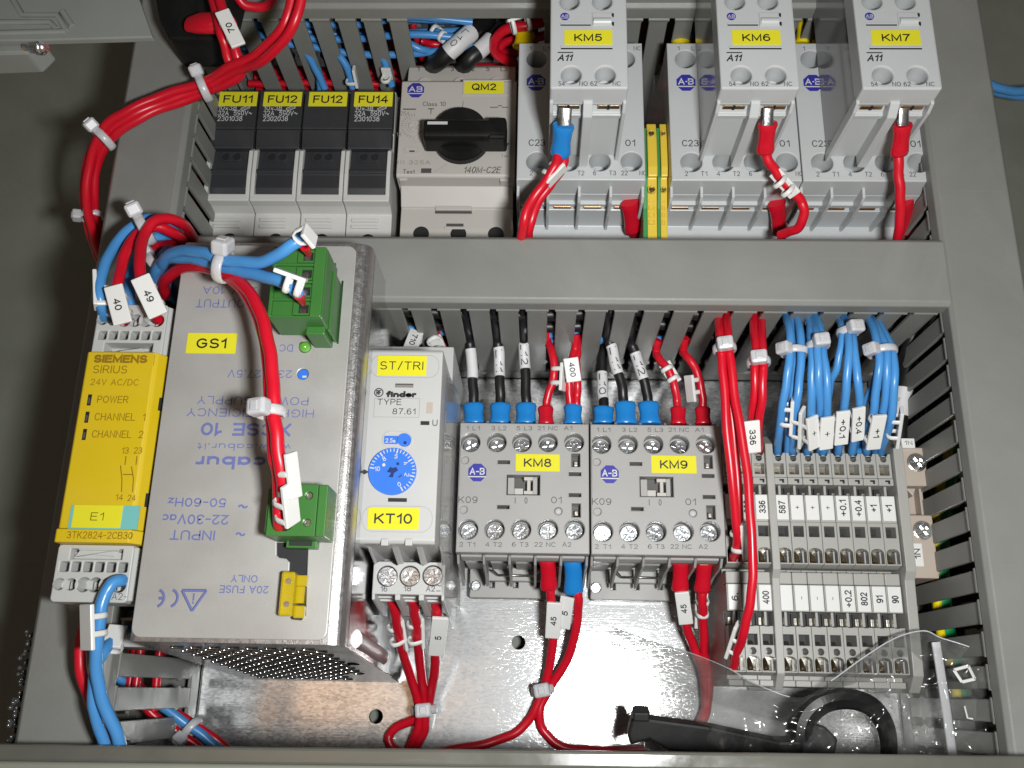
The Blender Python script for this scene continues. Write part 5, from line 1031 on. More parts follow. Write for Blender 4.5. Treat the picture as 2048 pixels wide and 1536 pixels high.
wire('red', 'red wire behind the blue pair at lower left', [(170, 1240, 98), (160, 1300, 97), (166, 1360, 95), (190, 1420, 92), (228, 1470, 90), (258, 1512, 86)], 1.65, GL)
GS = 'wires coming out of the left duct below the power supply'
wire('blue', 'blue wire leaving the left duct slot below the power supply', [(236, 1352, 30), (270, 1378, 26), (330, 1418, 22), (385, 1456, 19), (430, 1492, 17), (470, 1530, 15)], 1.7, GS)
wire('red', 'red wire above the blue one leaving the left duct slot', [(262, 1362, 24), (310, 1398, 21), (370, 1437, 18), (425, 1475, 15), (480, 1515, 12)], 1.6, GS)
wire('red', 'red wire below the blue one leaving the left duct slot', [(268, 1390, 24), (310, 1432, 21), (360, 1468, 18), (405, 1500, 15), (440, 1530, 12)], 1.6, GS)
tie('cable tie on the three wires near the bottom left sill', (384, 1456, 19), (1, -.8, 0), 3.4, (-.6, -.9, .6), 1.05)

# ---- timer wires
GT = 'red wires below the white timer'
w = wire('red', 'red wire from timer terminal 16', [(784, 1198, 64), (790, 1226, 58), (798, 1272, 46), (818, 1345, 25), (838, 1412, 12), (836, 1458, 6), (818, 1495, 3), (806, 1530, 2)], 1.7, GT)
marker(w, (806, 1298, 41), (796, 1236, 50), (.75, .3, -.5), '', 4.2, 1.7, (.33, .8))
w = wire('red', 'red wire from timer terminal 18', [(826, 1198, 64), (830, 1228, 56), (834, 1275, 44), (842, 1345, 25), (850, 1412, 12), (848, 1460, 6), (832, 1495, 3), (822, 1530, 2)], 1.7, GT)
marker(w, (840, 1292, 42), (838, 1232, 51), (.85, .2, -.4), '', 4.2, 1.7, (.25, .8))
w = wire('red', 'red wire from timer terminal A2 with the 5 marker', [(870, 1196, 60), (873, 1226, 54), (874, 1270, 44), (868, 1340, 27), (860, 1400, 14), (844, 1432, 7), (806, 1446, 4), (780, 1468, 2.4), (782, 1492, 2.4), (806, 1508, 2.4), (840, 1530, 2.4)], 1.7, GT)
marker(w, (872, 1307, 42), (881, 1232, 56), (.15, -.35, 1), '5', 5.4, 1.7, (.2, .8))
tie('cable tie on the timer wires above the sill', (848, 1420, 11), (.1, -1, 0), 3.8, (.1, -.35, 1), 1.15)

# ---- wires below KM8 and KM9
GK = 'wires below the small contactors'
w = wire('red', 'red wire with the 45 marker below the contactor tagged KM8', [(1099, 1160, 28), (1101, 1190, 26), (1106, 1240, 20), (1101, 1315, 12), (1084, 1382, 6), (1066, 1425, 4), (1034, 1462, 2.4), (975, 1488, 2.2), (900, 1500, 2.2), (850, 1512, 2.2)], 1.65, GK)
crimp(w, (1098, 1180, 27), (1096, 1118, 33), 'cred', 6.2); marker(w, (1105, 1274, 18), (1109, 1203, 26), (0, -.25, 1), '45', 5.4, 1.65, (.2, .8))
w = wire('red', 'red wire from the blue crimp below the contactor tagged KM8', [(1150, 1165, 28), (1156, 1195, 26), (1155, 1240, 20), (1136, 1315, 12), (1100, 1376, 6), (1079, 1420, 4), (1088, 1462, 2.4), (1122, 1492, 2.2), (1190, 1502, 2.2), (1290, 1498, 2.4)], 1.65, GK)
crimp(w, (1147, 1187, 26), (1147, 1120, 33), 'cblue', 7.0, 4.6); marker(w, (1127, 1254, 19), (1136, 1192, 26), (-.2, -.25, 1), '5', 5.0, 1.65, (.2,))
MB('copper').box(*(lambda p: (p.x - 1.6, p.x + 1.6, p.y - .6, p.y + .6, 35.2, 36.2))(A(1145, 1122, 35)), b=.2).obj('copper_tongue', w)
tie('cable tie on the pair of red wires in the bright spot of the plate', (1086, 1380, 7), (.2, -1, 0), 3.3, (-.05, -.2, 1), 1.15)
w = wire('red', 'red wire with the 45 marker below the contactor tagged KM9', [(1361, 1160, 28), (1363, 1190, 26), (1372, 1250, 18), (1388, 1295, 12), (1405, 1340, 9), (1412, 1400, 7), (1398, 1450, 5), (1360, 1500, 4)], 1.65, GK)
crimp(w, (1360, 1182, 27), (1362, 1120, 33), 'cred', 6.2); marker(w, (1372, 1246, 22), (1363, 1182, 29), (-.15, -.25, 1), '45', 5.0, 1.65, (.2, .8))
w = wire('red', 'red wire at the right corner of the contactor tagged KM9', [(1407, 1165, 28), (1406, 1195, 26), (1406, 1250, 18), (1410, 1310, 11), (1418, 1370, 8), (1410, 1430, 6), (1380, 1480, 4)], 1.65, GK)
crimp(w, (1404, 1184, 27), (1409, 1122, 33), 'cred', 6.0); marker(w, (1402, 1258, 15), (1404, 1188, 23), (0, .25, -1), '', 4.6, 1.65, (.5, .85))
MB('copper').box(*(lambda p: (p.x - 1.6, p.x + 1.6, p.y - .6, p.y + .6, 35.0, 36.0))(A(1407, 1128, 35)), b=.2).obj('copper_tongue', w)

# ---- wires above KM8 and KM9
GA = 'black motor wires with white sleeves'
for lab, pts, cr, sl, tx in (
    ('black wire with a blank white sleeve, leftmost above the contactor tagged KM8', [(947, 815, 37), (946, 775, 38), (943, 720, 39), (938, 676, 42), (935, 645, 56), (932, 610, 66)], (948, 846), ((940, 699, 39), (946, 757, 38)), ''),
    ('black wire with a marked sleeve, second above the contactor tagged KM8', [(1001, 815, 37), (1001, 775, 38), (998, 720, 39), (994, 676, 42), (990, 645, 56), (987, 610, 66)], (1000, 846), ((996, 695, 39), (1001, 754, 38)), 'L11'),
    ('black wire with the L12 sleeve above the contactor tagged KM8', [(1052, 815, 37), (1052, 775, 38), (1050, 720, 39), (1048, 676, 42), (1047, 645, 56), (1046, 610, 66)], (1052, 846), ((1048, 680, 41), (1051, 738, 39)), 'L12'),
    ('black wire with the low L10 sleeve above the contactor tagged KM9', [(1207, 822, 35), (1206, 790, 34), (1204, 750, 33), (1205, 715, 33), (1212, 680, 34), (1214, 650, 45)], (1207, 846), ((1204, 746, 33), (1206, 799, 34)), 'L10'),
    ('black wire with the L11 sleeve above the contactor tagged KM9', [(1250, 812, 40), (1246, 785, 41), (1236, 745, 42), (1224, 700, 42), (1216, 672, 44), (1214, 645, 56), (1212, 610, 66)], (1252, 846), ((1219, 692, 42), (1235, 748, 42)), 'L11'),
    ('black wire with the L12 sleeve above the contactor tagged KM9', [(1297, 812, 38), (1294, 785, 39), (1284, 750, 40), (1272, 712, 40), (1262, 680, 42), (1262, 650, 54), (1264, 612, 66)], (1300, 846), ((1267, 706, 40), (1283, 759, 40)), 'L12')):
    w = wire('bwire', lab, pts, 1.85, GA)
    p = pts[0]; crimp(w, (p[0], p[1] - 7, p[2]), (cr[0], cr[1] + 3, p[2] + 1), 'cblue', 7.8, 4.8)
    sleeve(w, sl[0], sl[1], 2.05, tx)
GU = 'red control wires above the small contactors'
w = wire('red', 'red wire into terminal 21 of the contactor tagged KM8', [(1091, 820, 37), (1094, 800, 38), (1103, 770, 40), (1108, 738, 42), (1105, 706, 42), (1096, 684, 40), (1092, 655, 44)], 1.5, GU)
crimp(w, (1091, 814, 37), (1092, 850, 38), 'cred', 5.8, 4.4); marker(w, (1121, 782, 41), (1124, 726, 43), (.9, .1, .4), '', 4.4, 1.5, (.28, .78))
w = wire('red', 'red wire on the left in the blue crimp of terminal A1, contactor tagged KM8', [(1141, 818, 37), (1139, 795, 38), (1137, 760, 40), (1142, 725, 41), (1150, 700, 40), (1152, 668, 44)], 1.5, GU)
crimp(w, (1146, 811, 37), (1146, 850, 38), 'cblue', 6.8, 4.6); marker(w, (1141, 716, 46), (1148, 764, 44), (0, -.2, 1), '400', 5.4, 1.5, (.25, .75))
wire('red', 'red wire on the right in the blue crimp of terminal A1, contactor tagged KM8', [(1151, 818, 37), (1154, 795, 38), (1155, 760, 40), (1153, 725, 40), (1154, 700, 39), (1155, 668, 43)], 1.5, GU)
w = wire('red', 'red wire into terminal 21 of the contactor tagged KM9', [(1356, 822, 37), (1354, 800, 38), (1347, 765, 40), (1338, 738, 41), (1320, 718, 40), (1312, 704, 38), (1318, 680, 42)], 1.5, GU)
crimp(w, (1356, 816, 37), (1357, 850, 38), 'cred', 5.8, 4.4); marker(w, (1328, 726, 40), (1352, 766, 39), (.4, .2, -1), '', 4.6, 1.5, (.3, .8))
w = wire('red', 'red wire into terminal A1 of the contactor tagged KM9', [(1405, 822, 37), (1404, 800, 38), (1400, 765, 40), (1390, 735, 41), (1376, 715, 41), (1366, 702, 39), (1372, 676, 44)], 1.5, GU)
crimp(w, (1405, 816, 37), (1407, 850, 38), 'cred', 5.8, 4.4); marker(w, (1386, 804, 38), (1380, 750, 41), (-.8, .1, .5), '', 4.6, 1.5, (.35, .8))

# ---- wires to the terminal strip
def tw(col, lab, pts, r=1.4, g=None): return wire(col, lab, pts, r, g or ('red wires to the terminal strip' if col == 'red' else 'blue wires to the terminal strip'))
w = tw('red', 'red wire ending beside the contactor tagged KM9 with an edge-on marker', [(1442, 600, 55), (1438, 640, 68), (1441, 690, 75), (1447, 770, 74), (1458, 900, 70), (1470, 1020, 64), (1474, 1085, 57), (1466, 1116, 47)], 1.5)
marker(w, (1488, 1116, 54), (1482, 1046, 61), (.9, -.1, .45), '', 4.4, 1.5, (.25, .7))
w = tw('red', 'long red wire hanging in front of the strip down to its lower left end', [(1456, 600, 55), (1455, 640, 68), (1457, 690, 75), (1470, 790, 74), (1488, 900, 72), (1500, 1020, 70), (1505, 1110, 68), (1502, 1190, 65), (1490, 1255, 60), (1476, 1300, 52), (1465, 1340, 42)], 1.5)
marker(w, (1458, 1312, 47), (1478, 1250, 57), (-.75, .2, -.35), '', 4.4, 1.5, (.25, .62))
tw('red', 'red wire in the middle of the left red bundle at the strip', [(1449, 600, 53), (1447, 640, 66), (1449, 690, 72), (1458, 780, 71), (1468, 900, 66), (1478, 1020, 60), (1482, 1080, 54), (1474, 1116, 45)], 1.45)
tie('cable tie on the left red bundle under the middle duct', (1449, 697, 74), (.1, -1, 0), 3.0, (-.15, 0, 1), 1.05)
w = tw('red', 'red wire with the 336 marker above the strip', [(1522, 600, 55), (1524, 650, 68), (1527, 715, 76), (1524, 790, 74), (1519, 850, 66), (1518, 900, 50)], 1.45)
marker(w, (1502, 840, 70), (1505, 904, 64), (0, -.2, 1), '336', 5.2, 1.45, (.2, .7))
tw('red', 'red wire on the left of the right red bundle above the strip', [(1508, 600, 55), (1508, 650, 68), (1511, 715, 75), (1509, 790, 72), (1500, 850, 62), (1492, 900, 50)], 1.45)
tw('red', 'red wire at the back of the right red bundle above the strip', [(1514, 600, 52), (1517, 650, 65), (1520, 715, 72), (1515, 790, 69), (1507, 850, 60), (1502, 900, 48)], 1.4)
tie('cable tie on the right red bundle under the middle duct', (1517, 724, 75), (.05, -1, 0), 3.0, (-.2, 0, 1), 1.05)
BL = [
 ('blue wire to the terminal tagged 587', [(1556, 612, 52), (1570, 632, 66), (1579, 670, 75), (1577, 730, 77), (1568, 790, 73), (1560, 850, 63), (1555, 905, 46)]),
 ('blue wire with a shadowed marker in the first blue bundle', [(1572, 606, 52), (1590, 632, 66), (1601, 680, 74), (1601, 740, 75), (1592, 810, 71), (1586, 860, 60), (1585, 905, 46)]),
 ('thin blue wire between the first two blue bundles', [(1566, 606, 50), (1583, 632, 64), (1593, 680, 71), (1591, 740, 72), (1583, 810, 68), (1577, 860, 58), (1574, 905, 46)]),
 ('blue wire with the left + marker', [(1606, 606, 52), (1618, 640, 68), (1624, 690, 77), (1624, 760, 77), (1622, 830, 68), (1614, 905, 46)]),
 ('blue wire with the right + marker', [(1622, 606, 52), (1634, 640, 68), (1644, 690, 76), (1653, 760, 77), (1654, 830, 68), (1645, 905, 46)]),
 ('blue wire in the middle of the second blue bundle', [(1614, 606, 52), (1626, 640, 68), (1634, 690, 79), (1638, 760, 78), (1639, 830, 66), (1640, 905, 44)]),
 ('blue wire bending left from the third blue bundle', [(1664, 616, 52), (1678, 634, 66), (1684, 670, 75), (1674, 730, 73), (1660, 775, 66), (1652, 830, 56), (1650, 905, 44)]),
 ('blue wire with the +0.1 marker', [(1672, 610, 52), (1687, 636, 66), (1696, 680, 77), (1694, 750, 77), (1688, 820, 68), (1676, 905, 46)]),
 ('blue wire with the +0.4 marker', [(1682, 610, 52), (1696, 636, 66), (1708, 690, 76), (1716, 760, 76), (1718, 820, 67), (1704, 905, 46)]),
 ('blue wire with the tilted +1 marker', [(1722, 616, 52), (1738, 636, 66), (1755, 680, 76), (1757, 740, 77), (1748, 810, 70), (1736, 860, 60), (1733, 905, 46)]),
 ('blue wire on the right of the last blue bundle', [(1738, 622, 52), (1758, 650, 66), (1782, 700, 74), (1788, 760, 75), (1783, 830, 68), (1772, 870, 58), (1762, 905, 46)]),
 ('blue wire in the middle of the last blue bundle', [(1730, 620, 52), (1748, 644, 66), (1769, 690, 75), (1772, 750, 75), (1766, 820, 67), (1756, 870, 56), (1752, 905, 44)]),
 ('blue wire bending left from the last blue bundle', [(1726, 622, 48), (1742, 650, 62), (1758, 700, 70), (1748, 770, 69), (1726, 806, 62), (1716, 850, 54), (1718, 905, 44)]),
]
BW = [tw('blue', l_, p, 1.4 if i not in (2, 6, 12) else 1.25) for i, (l_, p) in enumerate(BL)]
marker(BW[0], (1578, 866, 62), (1582, 797, 72), (.9, 0, .4), '', 4.2, 1.25, (.3, .75))
marker(BW[1], (1598, 890, 58), (1601, 818, 72), (.7, -.1, .7), '-', 4.2, 1.25, (.3, .7))
marker(BW[3], (1621, 832, 70), (1626, 896, 62), (.35, -.2, 1), '+', 4.6, 1.25, (.3, .75))
marker(BW[4], (1654, 832, 70), (1650, 896, 61), (.05, -.2, 1), '+', 4.6, 1.25, (.25, .7))
marker(BW[7], (1685, 820, 71), (1680, 887, 62), (.05, -.2, 1), '+0.1', 4.6, 1.25, (.25, .7))
marker(BW[8], (1716, 813, 71), (1713, 879, 61), (.05, -.2, 1), '+0.4', 4.4, 1.25, (.25, .7))
marker(BW[9], (1758, 828, 72), (1744, 896, 62), (.1, -.2, 1), '+1', 4.8, 1.25, (.2, .8))
marker(BW[10], (1790, 890, 57), (1800, 820, 70), (.85, .1, .5), '', 4.2, 1.25, (.3, .75))
tie('cable tie on the first blue bundle from the left', (1588, 704, 75), (0, -1, 0), 3.6, (-.75, 0, .65), .95)
tie('cable tie on the second blue bundle from the left', (1636, 690, 77), (.1, -1, 0), 2.9, (-.05, 0, 1), 1.0)
tie('cable tie highest of the four on the blue bundles', (1696, 664, 74), (.1, -1, 0), 2.9, (.2, .1, 1), 1.0)
tie('cable tie on the last blue bundle beside the black cable', (1764, 703, 75), (.1, -1, 0), 4.0, (-.8, 0, .6), .95)
w = wire('bwire', 'thick black cable with an N sleeve beside the last blue bundle', [(1862, 600, 20), (1838, 650, 30), (1818, 720, 36), (1804, 800, 36), (1800, 860, 34), (1806, 905, 30)], 3.0, None, 'cable')
sleeve(w, (1808, 776, 36.5), (1802, 830, 36.5), 3.2, 'N', -90, ts=.55)

# ---- crimped wires on the tall contactors
GC5 = 'crimped control wires on the tall contactors'
w = wire('red', 'red wire left of the pair from the blue crimp on the block tagged KM5', [(1118, 300, 96), (1112, 330, 95), (1090, 362, 93), (1062, 402, 91), (1046, 450, 88), (1042, 490, 78)], 1.6, GC5)
crimp(w, (1120, 312, 94), (1127, 250, 105.5), 'cblue', 6.8, 4.8); MB('screw').tube([A(1131, 216, 108.6), A(1131 - 1, 226, 107.6), A(1131 - 2, 252, 106)], [(2.1, .5)] * 3, None, 10, up=UP).obj('spade_tab', w)
marker(w, (1092, 368, 92), (1128, 330, 94), (.75, -.7, .1), '', 4.4, 1.6, (.3, .7))
wire('red', 'red wire right of the pair from the blue crimp on the block tagged KM5', [(1128, 300, 94), (1126, 330, 92), (1106, 362, 89), (1078, 402, 87), (1060, 450, 84), (1056, 490, 74)], 1.6, GC5)
w = wire('red', 'red wire looping from the block tagged KM6 down to the right', [(1530, 290, 98), (1536, 318, 95), (1556, 350, 91), (1580, 378, 88), (1602, 402, 85), (1608, 430, 82), (1592, 458, 77), (1560, 470, 71)], 1.65, GC5)
crimp(w, (1530, 306, 96), (1536, 246, 105.5), 'cred', 6.0, 4.4); MB('screw').tube([A(1537, 216, 108.6), A(1537 - 1, 226, 107.6), A(1537 - 2, 252, 106)], [(1.8, .5)] * 3, None, 10, up=UP).obj('spade_tab', w)
marker(w, (1590, 392, 88), (1548, 345, 92), (.2, .8, -.3), '', 4.6, 1.65, (.3, .68))
w = wire('red', 'red wire hanging straight down from the block tagged KM7', [(1796, 292, 98), (1797, 320, 95), (1799, 370, 90), (1800, 420, 84), (1796, 470, 76), (1792, 500, 66)], 1.65, GC5)
crimp(w, (1798, 310, 96), (1806, 249, 105.5), 'cred', 6.0, 4.4); MB('screw').tube([A(1808, 216, 108.6), A(1808 - 1, 226, 107.6), A(1808 - 2, 252, 106)], [(1.8, .5)] * 3, None, 10, up=UP).obj('spade_tab', w)
for lab, x in (('red crimped wire at the lower right of the contactor tagged KM5', 1262), ('red crimped wire at the lower right of the contactor tagged KM6', 1556), ('red crimped wire at the lower right of the contactor tagged KM7', 1813)):
    w = wire('red', lab, [(x + 4, 455, 52), (x + 7, 480, 45), (x + 8, 510, 38)], 1.6, GC5); crimp(w, (x + 5, 464, 51), (x - 3, 404, 65), 'cred', 6.6, 4.4)
for lab, x, y in (('yellow crimped black cable on the top of the contactor tagged KM5', 1046, 84), ('yellow crimped black cable on the top of the contactor tagged KM6', 1360, 86), ('yellow crimped black cable between the blocks tagged KM6 and KM7', 1604, 78), ('short yellow crimped black cable left of the block tagged KM7', 1632, 90)):
    w = wire('bwire', lab, [(x + 2, y - 8, 60), (x + 9, y - 24, 61), (x + 20, y - 46, 60), (x + 30, y - 84, 52)], 2.6, 'yellow crimped black cables', 'cable'); crimp(w, (x + 5, y - 20 if x < 1500 else y - 34, 62), (x, y + 12, 61), 'cyel', 8.0 if x < 1500 else 5.6, 5.6)
for lab, pts, mk in (('red wire with the 710 marker behind the top of the white timer', [(842, 645, 42), (836, 662, 46), (826, 690, 50), (818, 720, 48)], ((834, 664, 50), (819, 704, 54), '710')), ('red wire with a turned marker behind the top right corner of the white timer', [(868, 650, 40), (876, 672, 44), (886, 700, 46), (892, 730, 42)], ((868, 674, 46), (884, 716, 48), ''))):
    w = wire('red', lab, pts, 1.5); marker(w, mk[0], mk[1], UP if mk[2] else (.3, .3, -.9), mk[2], 5.2, 1.5, (.25, .75))

# ---- wires inside and at the mouth of the top duct
GD = 'wires packed in the top wiring duct'
random.seed(3)
for k in range(19):
    yy = 155.5 + (k % 6) * 3.0 + random.uniform(-.5, .5); zz = 4 + (k // 6) * 9.0 + random.uniform(-3, 3)
    xs = [-96 + 32 * i for i in range(9)]
    wire('red', 'red wire running along inside the top duct', [Vector((x, yy + random.uniform(-1.2, 1.2), zz + random.uniform(-2.5, 2.5))) for x in xs], 1.5, GD, n=8)
for k in range(7):
    yy = 156 + k * 2.6; xs = [-96 + 24 * i for i in range(5)]
    wire('blue', 'blue wire running along inside the left part of the top duct', [Vector((x, yy + random.uniform(-1, 1), 52 + k % 3 * 5 + random.uniform(-3, 3))) for x in xs], 1.5, 'blue wires in the top duct', n=8)
BT = 'blue wires dropping from the top duct to the fuse holders'
wire('blue', 'left blue wire dropping to the middle of the fuse holders', [(594, 62, 62), (612, 104, 54), (632, 140, 47), (650, 178, 40)], 1.5, BT)
wire('blue', 'right blue wire dropping to the middle of the fuse holders', [(600, 70, 58), (622, 112, 50), (638, 150, 43), (640, 182, 38)], 1.4, BT)
w = wire('blue', 'blue wire with a white marker above the fuse holder tagged FU14', [(650, 62, 62), (672, 100, 54), (696, 140, 47), (706, 176, 40)], 1.5, BT)
marker(w, (712, 172, 42), (704, 136, 50), (.85, .2, .5), '', 4.0, 1.5, (.25,))
w = wire('blue', 'blue wire between the last two teeth above the fuse holder tagged FU14', [(752, 70, 60), (762, 104, 53), (774, 140, 46), (784, 172, 40)], 1.5, BT)
marker(w, (776, 160, 45), (770, 138, 50), (.2, .3, -.9), '', 4.0, 1.5, (.3,))
wire('blue', 'blue wire slanting to the black cable above the motor starter', [(790, 62, 56), (812, 84, 55), (848, 100, 52), (880, 104, 46)], 1.5)
w = wire('bwire', 'thick black cable with the L10 sleeve above the motor starter', [(858, 142, 44), (880, 120, 54), (912, 92, 58), (945, 62, 58), (975, 38, 52), (1000, 0, 40)], 3.4, 'thick black cables above the motor starter', 'cable')
sleeve(w, (945, 67, 58.2), (897, 106, 57), 3.6, 'L10', ts=.8)
w = wire('bwire', 'thick black cable with a plain sleeve above the motor starter', [(918, 145, 44), (938, 122, 52), (968, 92, 54), (1000, 60, 52), (1030, 20, 44)], 3.2, 'thick black cables above the motor starter', 'cable')
sleeve(w, (980, 80, 53.4), (955, 106, 53), 3.35)
wire('red', 'red wire straight from the duct to the back of the starter', [(826, 50, 50), (832, 70, 48), (838, 96, 42), (846, 118, 36)], 1.5)
wire('red', 'red wire lying across behind the L10 sleeve', [(842, 82, 50), (868, 88, 50), (900, 92, 48), (940, 90, 44)], 1.4)
w = wire('blue', 'short blue wire clipped by a white marker behind the L10 sleeve', [(868, 60, 56), (880, 66, 57), (900, 76, 56), (924, 82, 52)], 1.5)
marker(w, (864, 56, 57), (892, 78, 57), (.1, .6, -.9), '', 4.6, 1.5, (.3, .85))
w = wire('red', 'red wire curling left of the block tagged KM5', [(1092, 40, 66), (1060, 50, 66), (1018, 58, 64), (994, 74, 60), (988, 96, 55), (1000, 114, 50), (1028, 126, 44)], 2.0)
marker(w, (1014, 46, 70), (1064, 32, 70), (.2, .9, .6), '', 4.6, 2.0, (.2, .8))
wire('red', 'red wire ending behind the contactor tagged KM5', [(1092, 70, 56), (1050, 80, 54), (1010, 86, 52), (1000, 104, 48), (1036, 104, 44)], 1.8)
# ---- wires inside the middle, left and right ducts
for k, (y_, z_) in enumerate(((40, 62), (40, 48), (42, 34), (46, 70), (47, 56), (52, 66))):
    wire('bwire', 'black cable running along inside the middle duct', [Vector((-92 + 31 * i, y_ + random.uniform(-.8, .8), z_ + random.uniform(-2, 2))) for i in range(9)], 2.4, 'black cables in the middle duct', 'cable', 8)
for k, (x0_, x1_) in enumerate(((24, 76), (26, 80), (-30, 20))):
    wire('blue', 'blue wire running along inside the middle duct', [Vector((x0_ + (x1_ - x0_) * i / 5, 38.6 + random.uniform(-.4, .8), 36 + 5 * k + (3 if i % 2 else -3))) for i in range(6)], 1.3, 'blue wires in the middle duct', 'wire', 8)
for k in range(5):
    wire('red', 'red wire running along inside the left duct', [Vector((-116 + 3.2 * k, -95 + 26 * i, 22 + 6 * (k % 3) + random.uniform(-3, 3))) for i in range(9)], 1.5, 'red wires in the left duct', 'wire', 8)
gyw = wire('gy', 'green and yellow earth cable behind the teeth of the right duct', [(1938, 760, 52), (1924, 836, 46), (1902, 925, 38), (1886, 1005, 31), (1880, 1090, 28), (1882, 1180, 28), (1890, 1260, 29), (1908, 1320, 32), (1925, 1400, 34)], 3.4, None, 'cable')
sp = smooth([(1938, 760, 52), (1924, 836, 46), (1902, 925, 38), (1886, 1005, 31), (1880, 1090, 28), (1882, 1180, 28), (1890, 1260, 29), (1908, 1320, 32), (1925, 1400, 34)])
MB('cyel').tube([p + Vector((-2.0, 0, 1.4)) for p in sp], 1.75, None, 8).obj('yellow_stripe', gyw)
for k in range(3): wire('bwire', 'black cable running along inside the right duct', [Vector((165 + 5 * k, -95 + 30 * i, 14 + 3 * (k % 2))) for i in range(9)], 2.2, 'black cables in the right duct', 'cable', 8)
wire('blue', 'blue cable crossing the dark cabinet wall at far right', [(1950, 150, 20), (1985, 172, 16), (2025, 182, 14), (2080, 180, 12)], 2.0)
wire('blue', 'second blue cable just under the first at far right', [(1950, 156, 12), (1985, 180, 9), (2025, 190, 8), (2080, 189, 6)], 2.0)
wire('bwire', 'thick black cable going up behind the last blue bundle', [(1830, 640, 44), (1820, 700, 40), (1812, 760, 30), (1806, 840, 18)], 3.4, None, 'cable')

# ================================================================== housing at the top left corner, black connector
t = thing('grey_housing', 'grey moulded housing with a zinc screw, cut off by the top left corner', 'housing', A(100, 20, 150))
HZ = 150.0
hq = [A(-60, -80, HZ), A(250, -80, HZ), A(305, 74, HZ), A(90, 80, HZ), A(-60, 82, HZ)]
b = MB('hous'); b.prism([(p.x, p.y) for p in hq][::-1], 'z', HZ - 2.2, HZ, b=.4)
for pts in (((-20, 44), (100, 44), (112, 58)), ((20, -10), (45, 30), (115, 30), (132, 62)), ((124, 22), (144, 52)), ((-20, 66), (132, 62))): b.tube([A(px, py, HZ) for px, py in pts], .9, 'hous', 8, flat=.6)
b.obj('lid', t)
b = MB('hous'); fq = [A(-60, 70, HZ - 4), A(70, 74, HZ - 4), A(88, 84, HZ - 4), A(60, 112, HZ - 4), A(-60, 116, HZ - 4)]
b.prism([(p.x, p.y) for p in fq][::-1], 'z', HZ - 12, HZ - 2.5, b=.8); b.obj('mounting_foot', t)
s_ = MB('screw'); c = A(52, 93, HZ - 3); d = Vector((1, -.12, .1))
s_.tube([c, c + d * 4, c + d * 4.05, c + d * 5.2, c + d * 5.25, c + d * 6.4], [1.9, 1.9, 2.25, 2.25, 1.7, 1.2], None, 16); s_.obj('screw', t)
t = thing('black_connector', 'black plug connector with a red wire beside the grey housing, top left', 'connector', A(370, 40, 96))
b = MB('blk'); bq = [A(300, -60, 100), A(470, -60, 100), A(445, 40, 100), A(440, 78, 100), A(338, 77, 100), A(318, 40, 100)]
b.prism([(p.x, p.y) for p in bq][::-1], 'z', 84, 100, b=.8); b.obj('body', t)
b = MB('cred'); b.tube([A(378, 48, 103), A(400, 46, 105), A(440, 46, 106), A(462, 40, 104)], [3.0, 4.2, 4.4, 3.4], None, 16, flat=.6); b.obj('red_lever', t)

# ================================================================== black hook tool and the plastic bag over it
t = thing('hook_tool', 'black plastic hook with a flat handle lying in the clear bag', 'hook tool', A(1500, 1480, 45))
def Pz(pts, z): return [(A(px, py, z).x, A(px, py, z).y) for px, py in pts]
b = MB('blk'); hc = A(1460, 1470, 45); b.X = Matrix.Translation(hc) @ Matrix.Rotation(R_(14), 4, Vector((1, -.12, 0))) @ Matrix.Translation(-hc); b.prism(Pz([(1268, 1416), (1300, 1418), (1300, 1436), (1420, 1452), (1560, 1482), (1676, 1478), (1668, 1516), (1420, 1512), (1340, 1503), (1300, 1480), (1262, 1492), (1256, 1470)], 46)[::-1], 'z', 40, 46, b=.9)
b.box(*(lambda p, q: (p.x, q.x, q.y, p.y, 44, 50))(A(1265, 1416, 48), A(1299, 1436, 48)), b=.6); b.obj('handle', t)
arc = [A(1620 + 0, 1512, 44), A(1606, 1470, 45), A(1618, 1430, 46), A(1652, 1404, 47), A(1700, 1398, 47), A(1744, 1414, 46), A(1770, 1450, 45), A(1778, 1490, 43), A(1776, 1525, 41)]
sp = smooth([Vector(a) for a in arc], 6)
MB('blk').tube(sp, [(3.6 - .8 * i / len(sp), 1.9) for i in range(len(sp))], None, 8, up=(0, -.25, 1), smooth=False).obj('hook', t)
b = MB('blk'); b.prism(Pz([(1612, 1440), (1650, 1452), (1676, 1478), (1668, 1516), (1600, 1516)], 46)[::-1], 'z', 41, 46.5, b=.8); b.obj('heel', t)

t = thing('plastic_bag', 'clear crumpled zip bag lying over the terminal strip at lower right', 'bag', A(1600, 1440, 40))
top = [(1228, 1256, 14), (1300, 1282, 22), (1380, 1306, 32), (1450, 1334, 46), (1520, 1372, 52), (1600, 1396, 54), (1660, 1362, 55), (1730, 1312, 56), (1790, 1276, 57), (1845, 1262, 58), (1880, 1276, 60), (1925, 1290, 62), (1985, 1312, 64)]
bot = [(1196, 1400, 4), (1250, 1520, 14), (1340, 1540, 30), (1430, 1545, 40), (1520, 1545, 46), (1600, 1545, 48), (1660, 1545, 48), (1730, 1545, 48), (1790, 1545, 48), (1845, 1545, 48), (1880, 1545, 50), (1930, 1545, 52), (2000, 1530, 56)]
CR = []
random.seed(21)
for k in range(20):
    a_ = random.uniform(0, math.pi); CR.append((random.uniform(50, 175), random.uniform(-108, -72), math.cos(a_), math.sin(a_), random.uniform(.7, 2.2), random.uniform(.5, 1.9)))
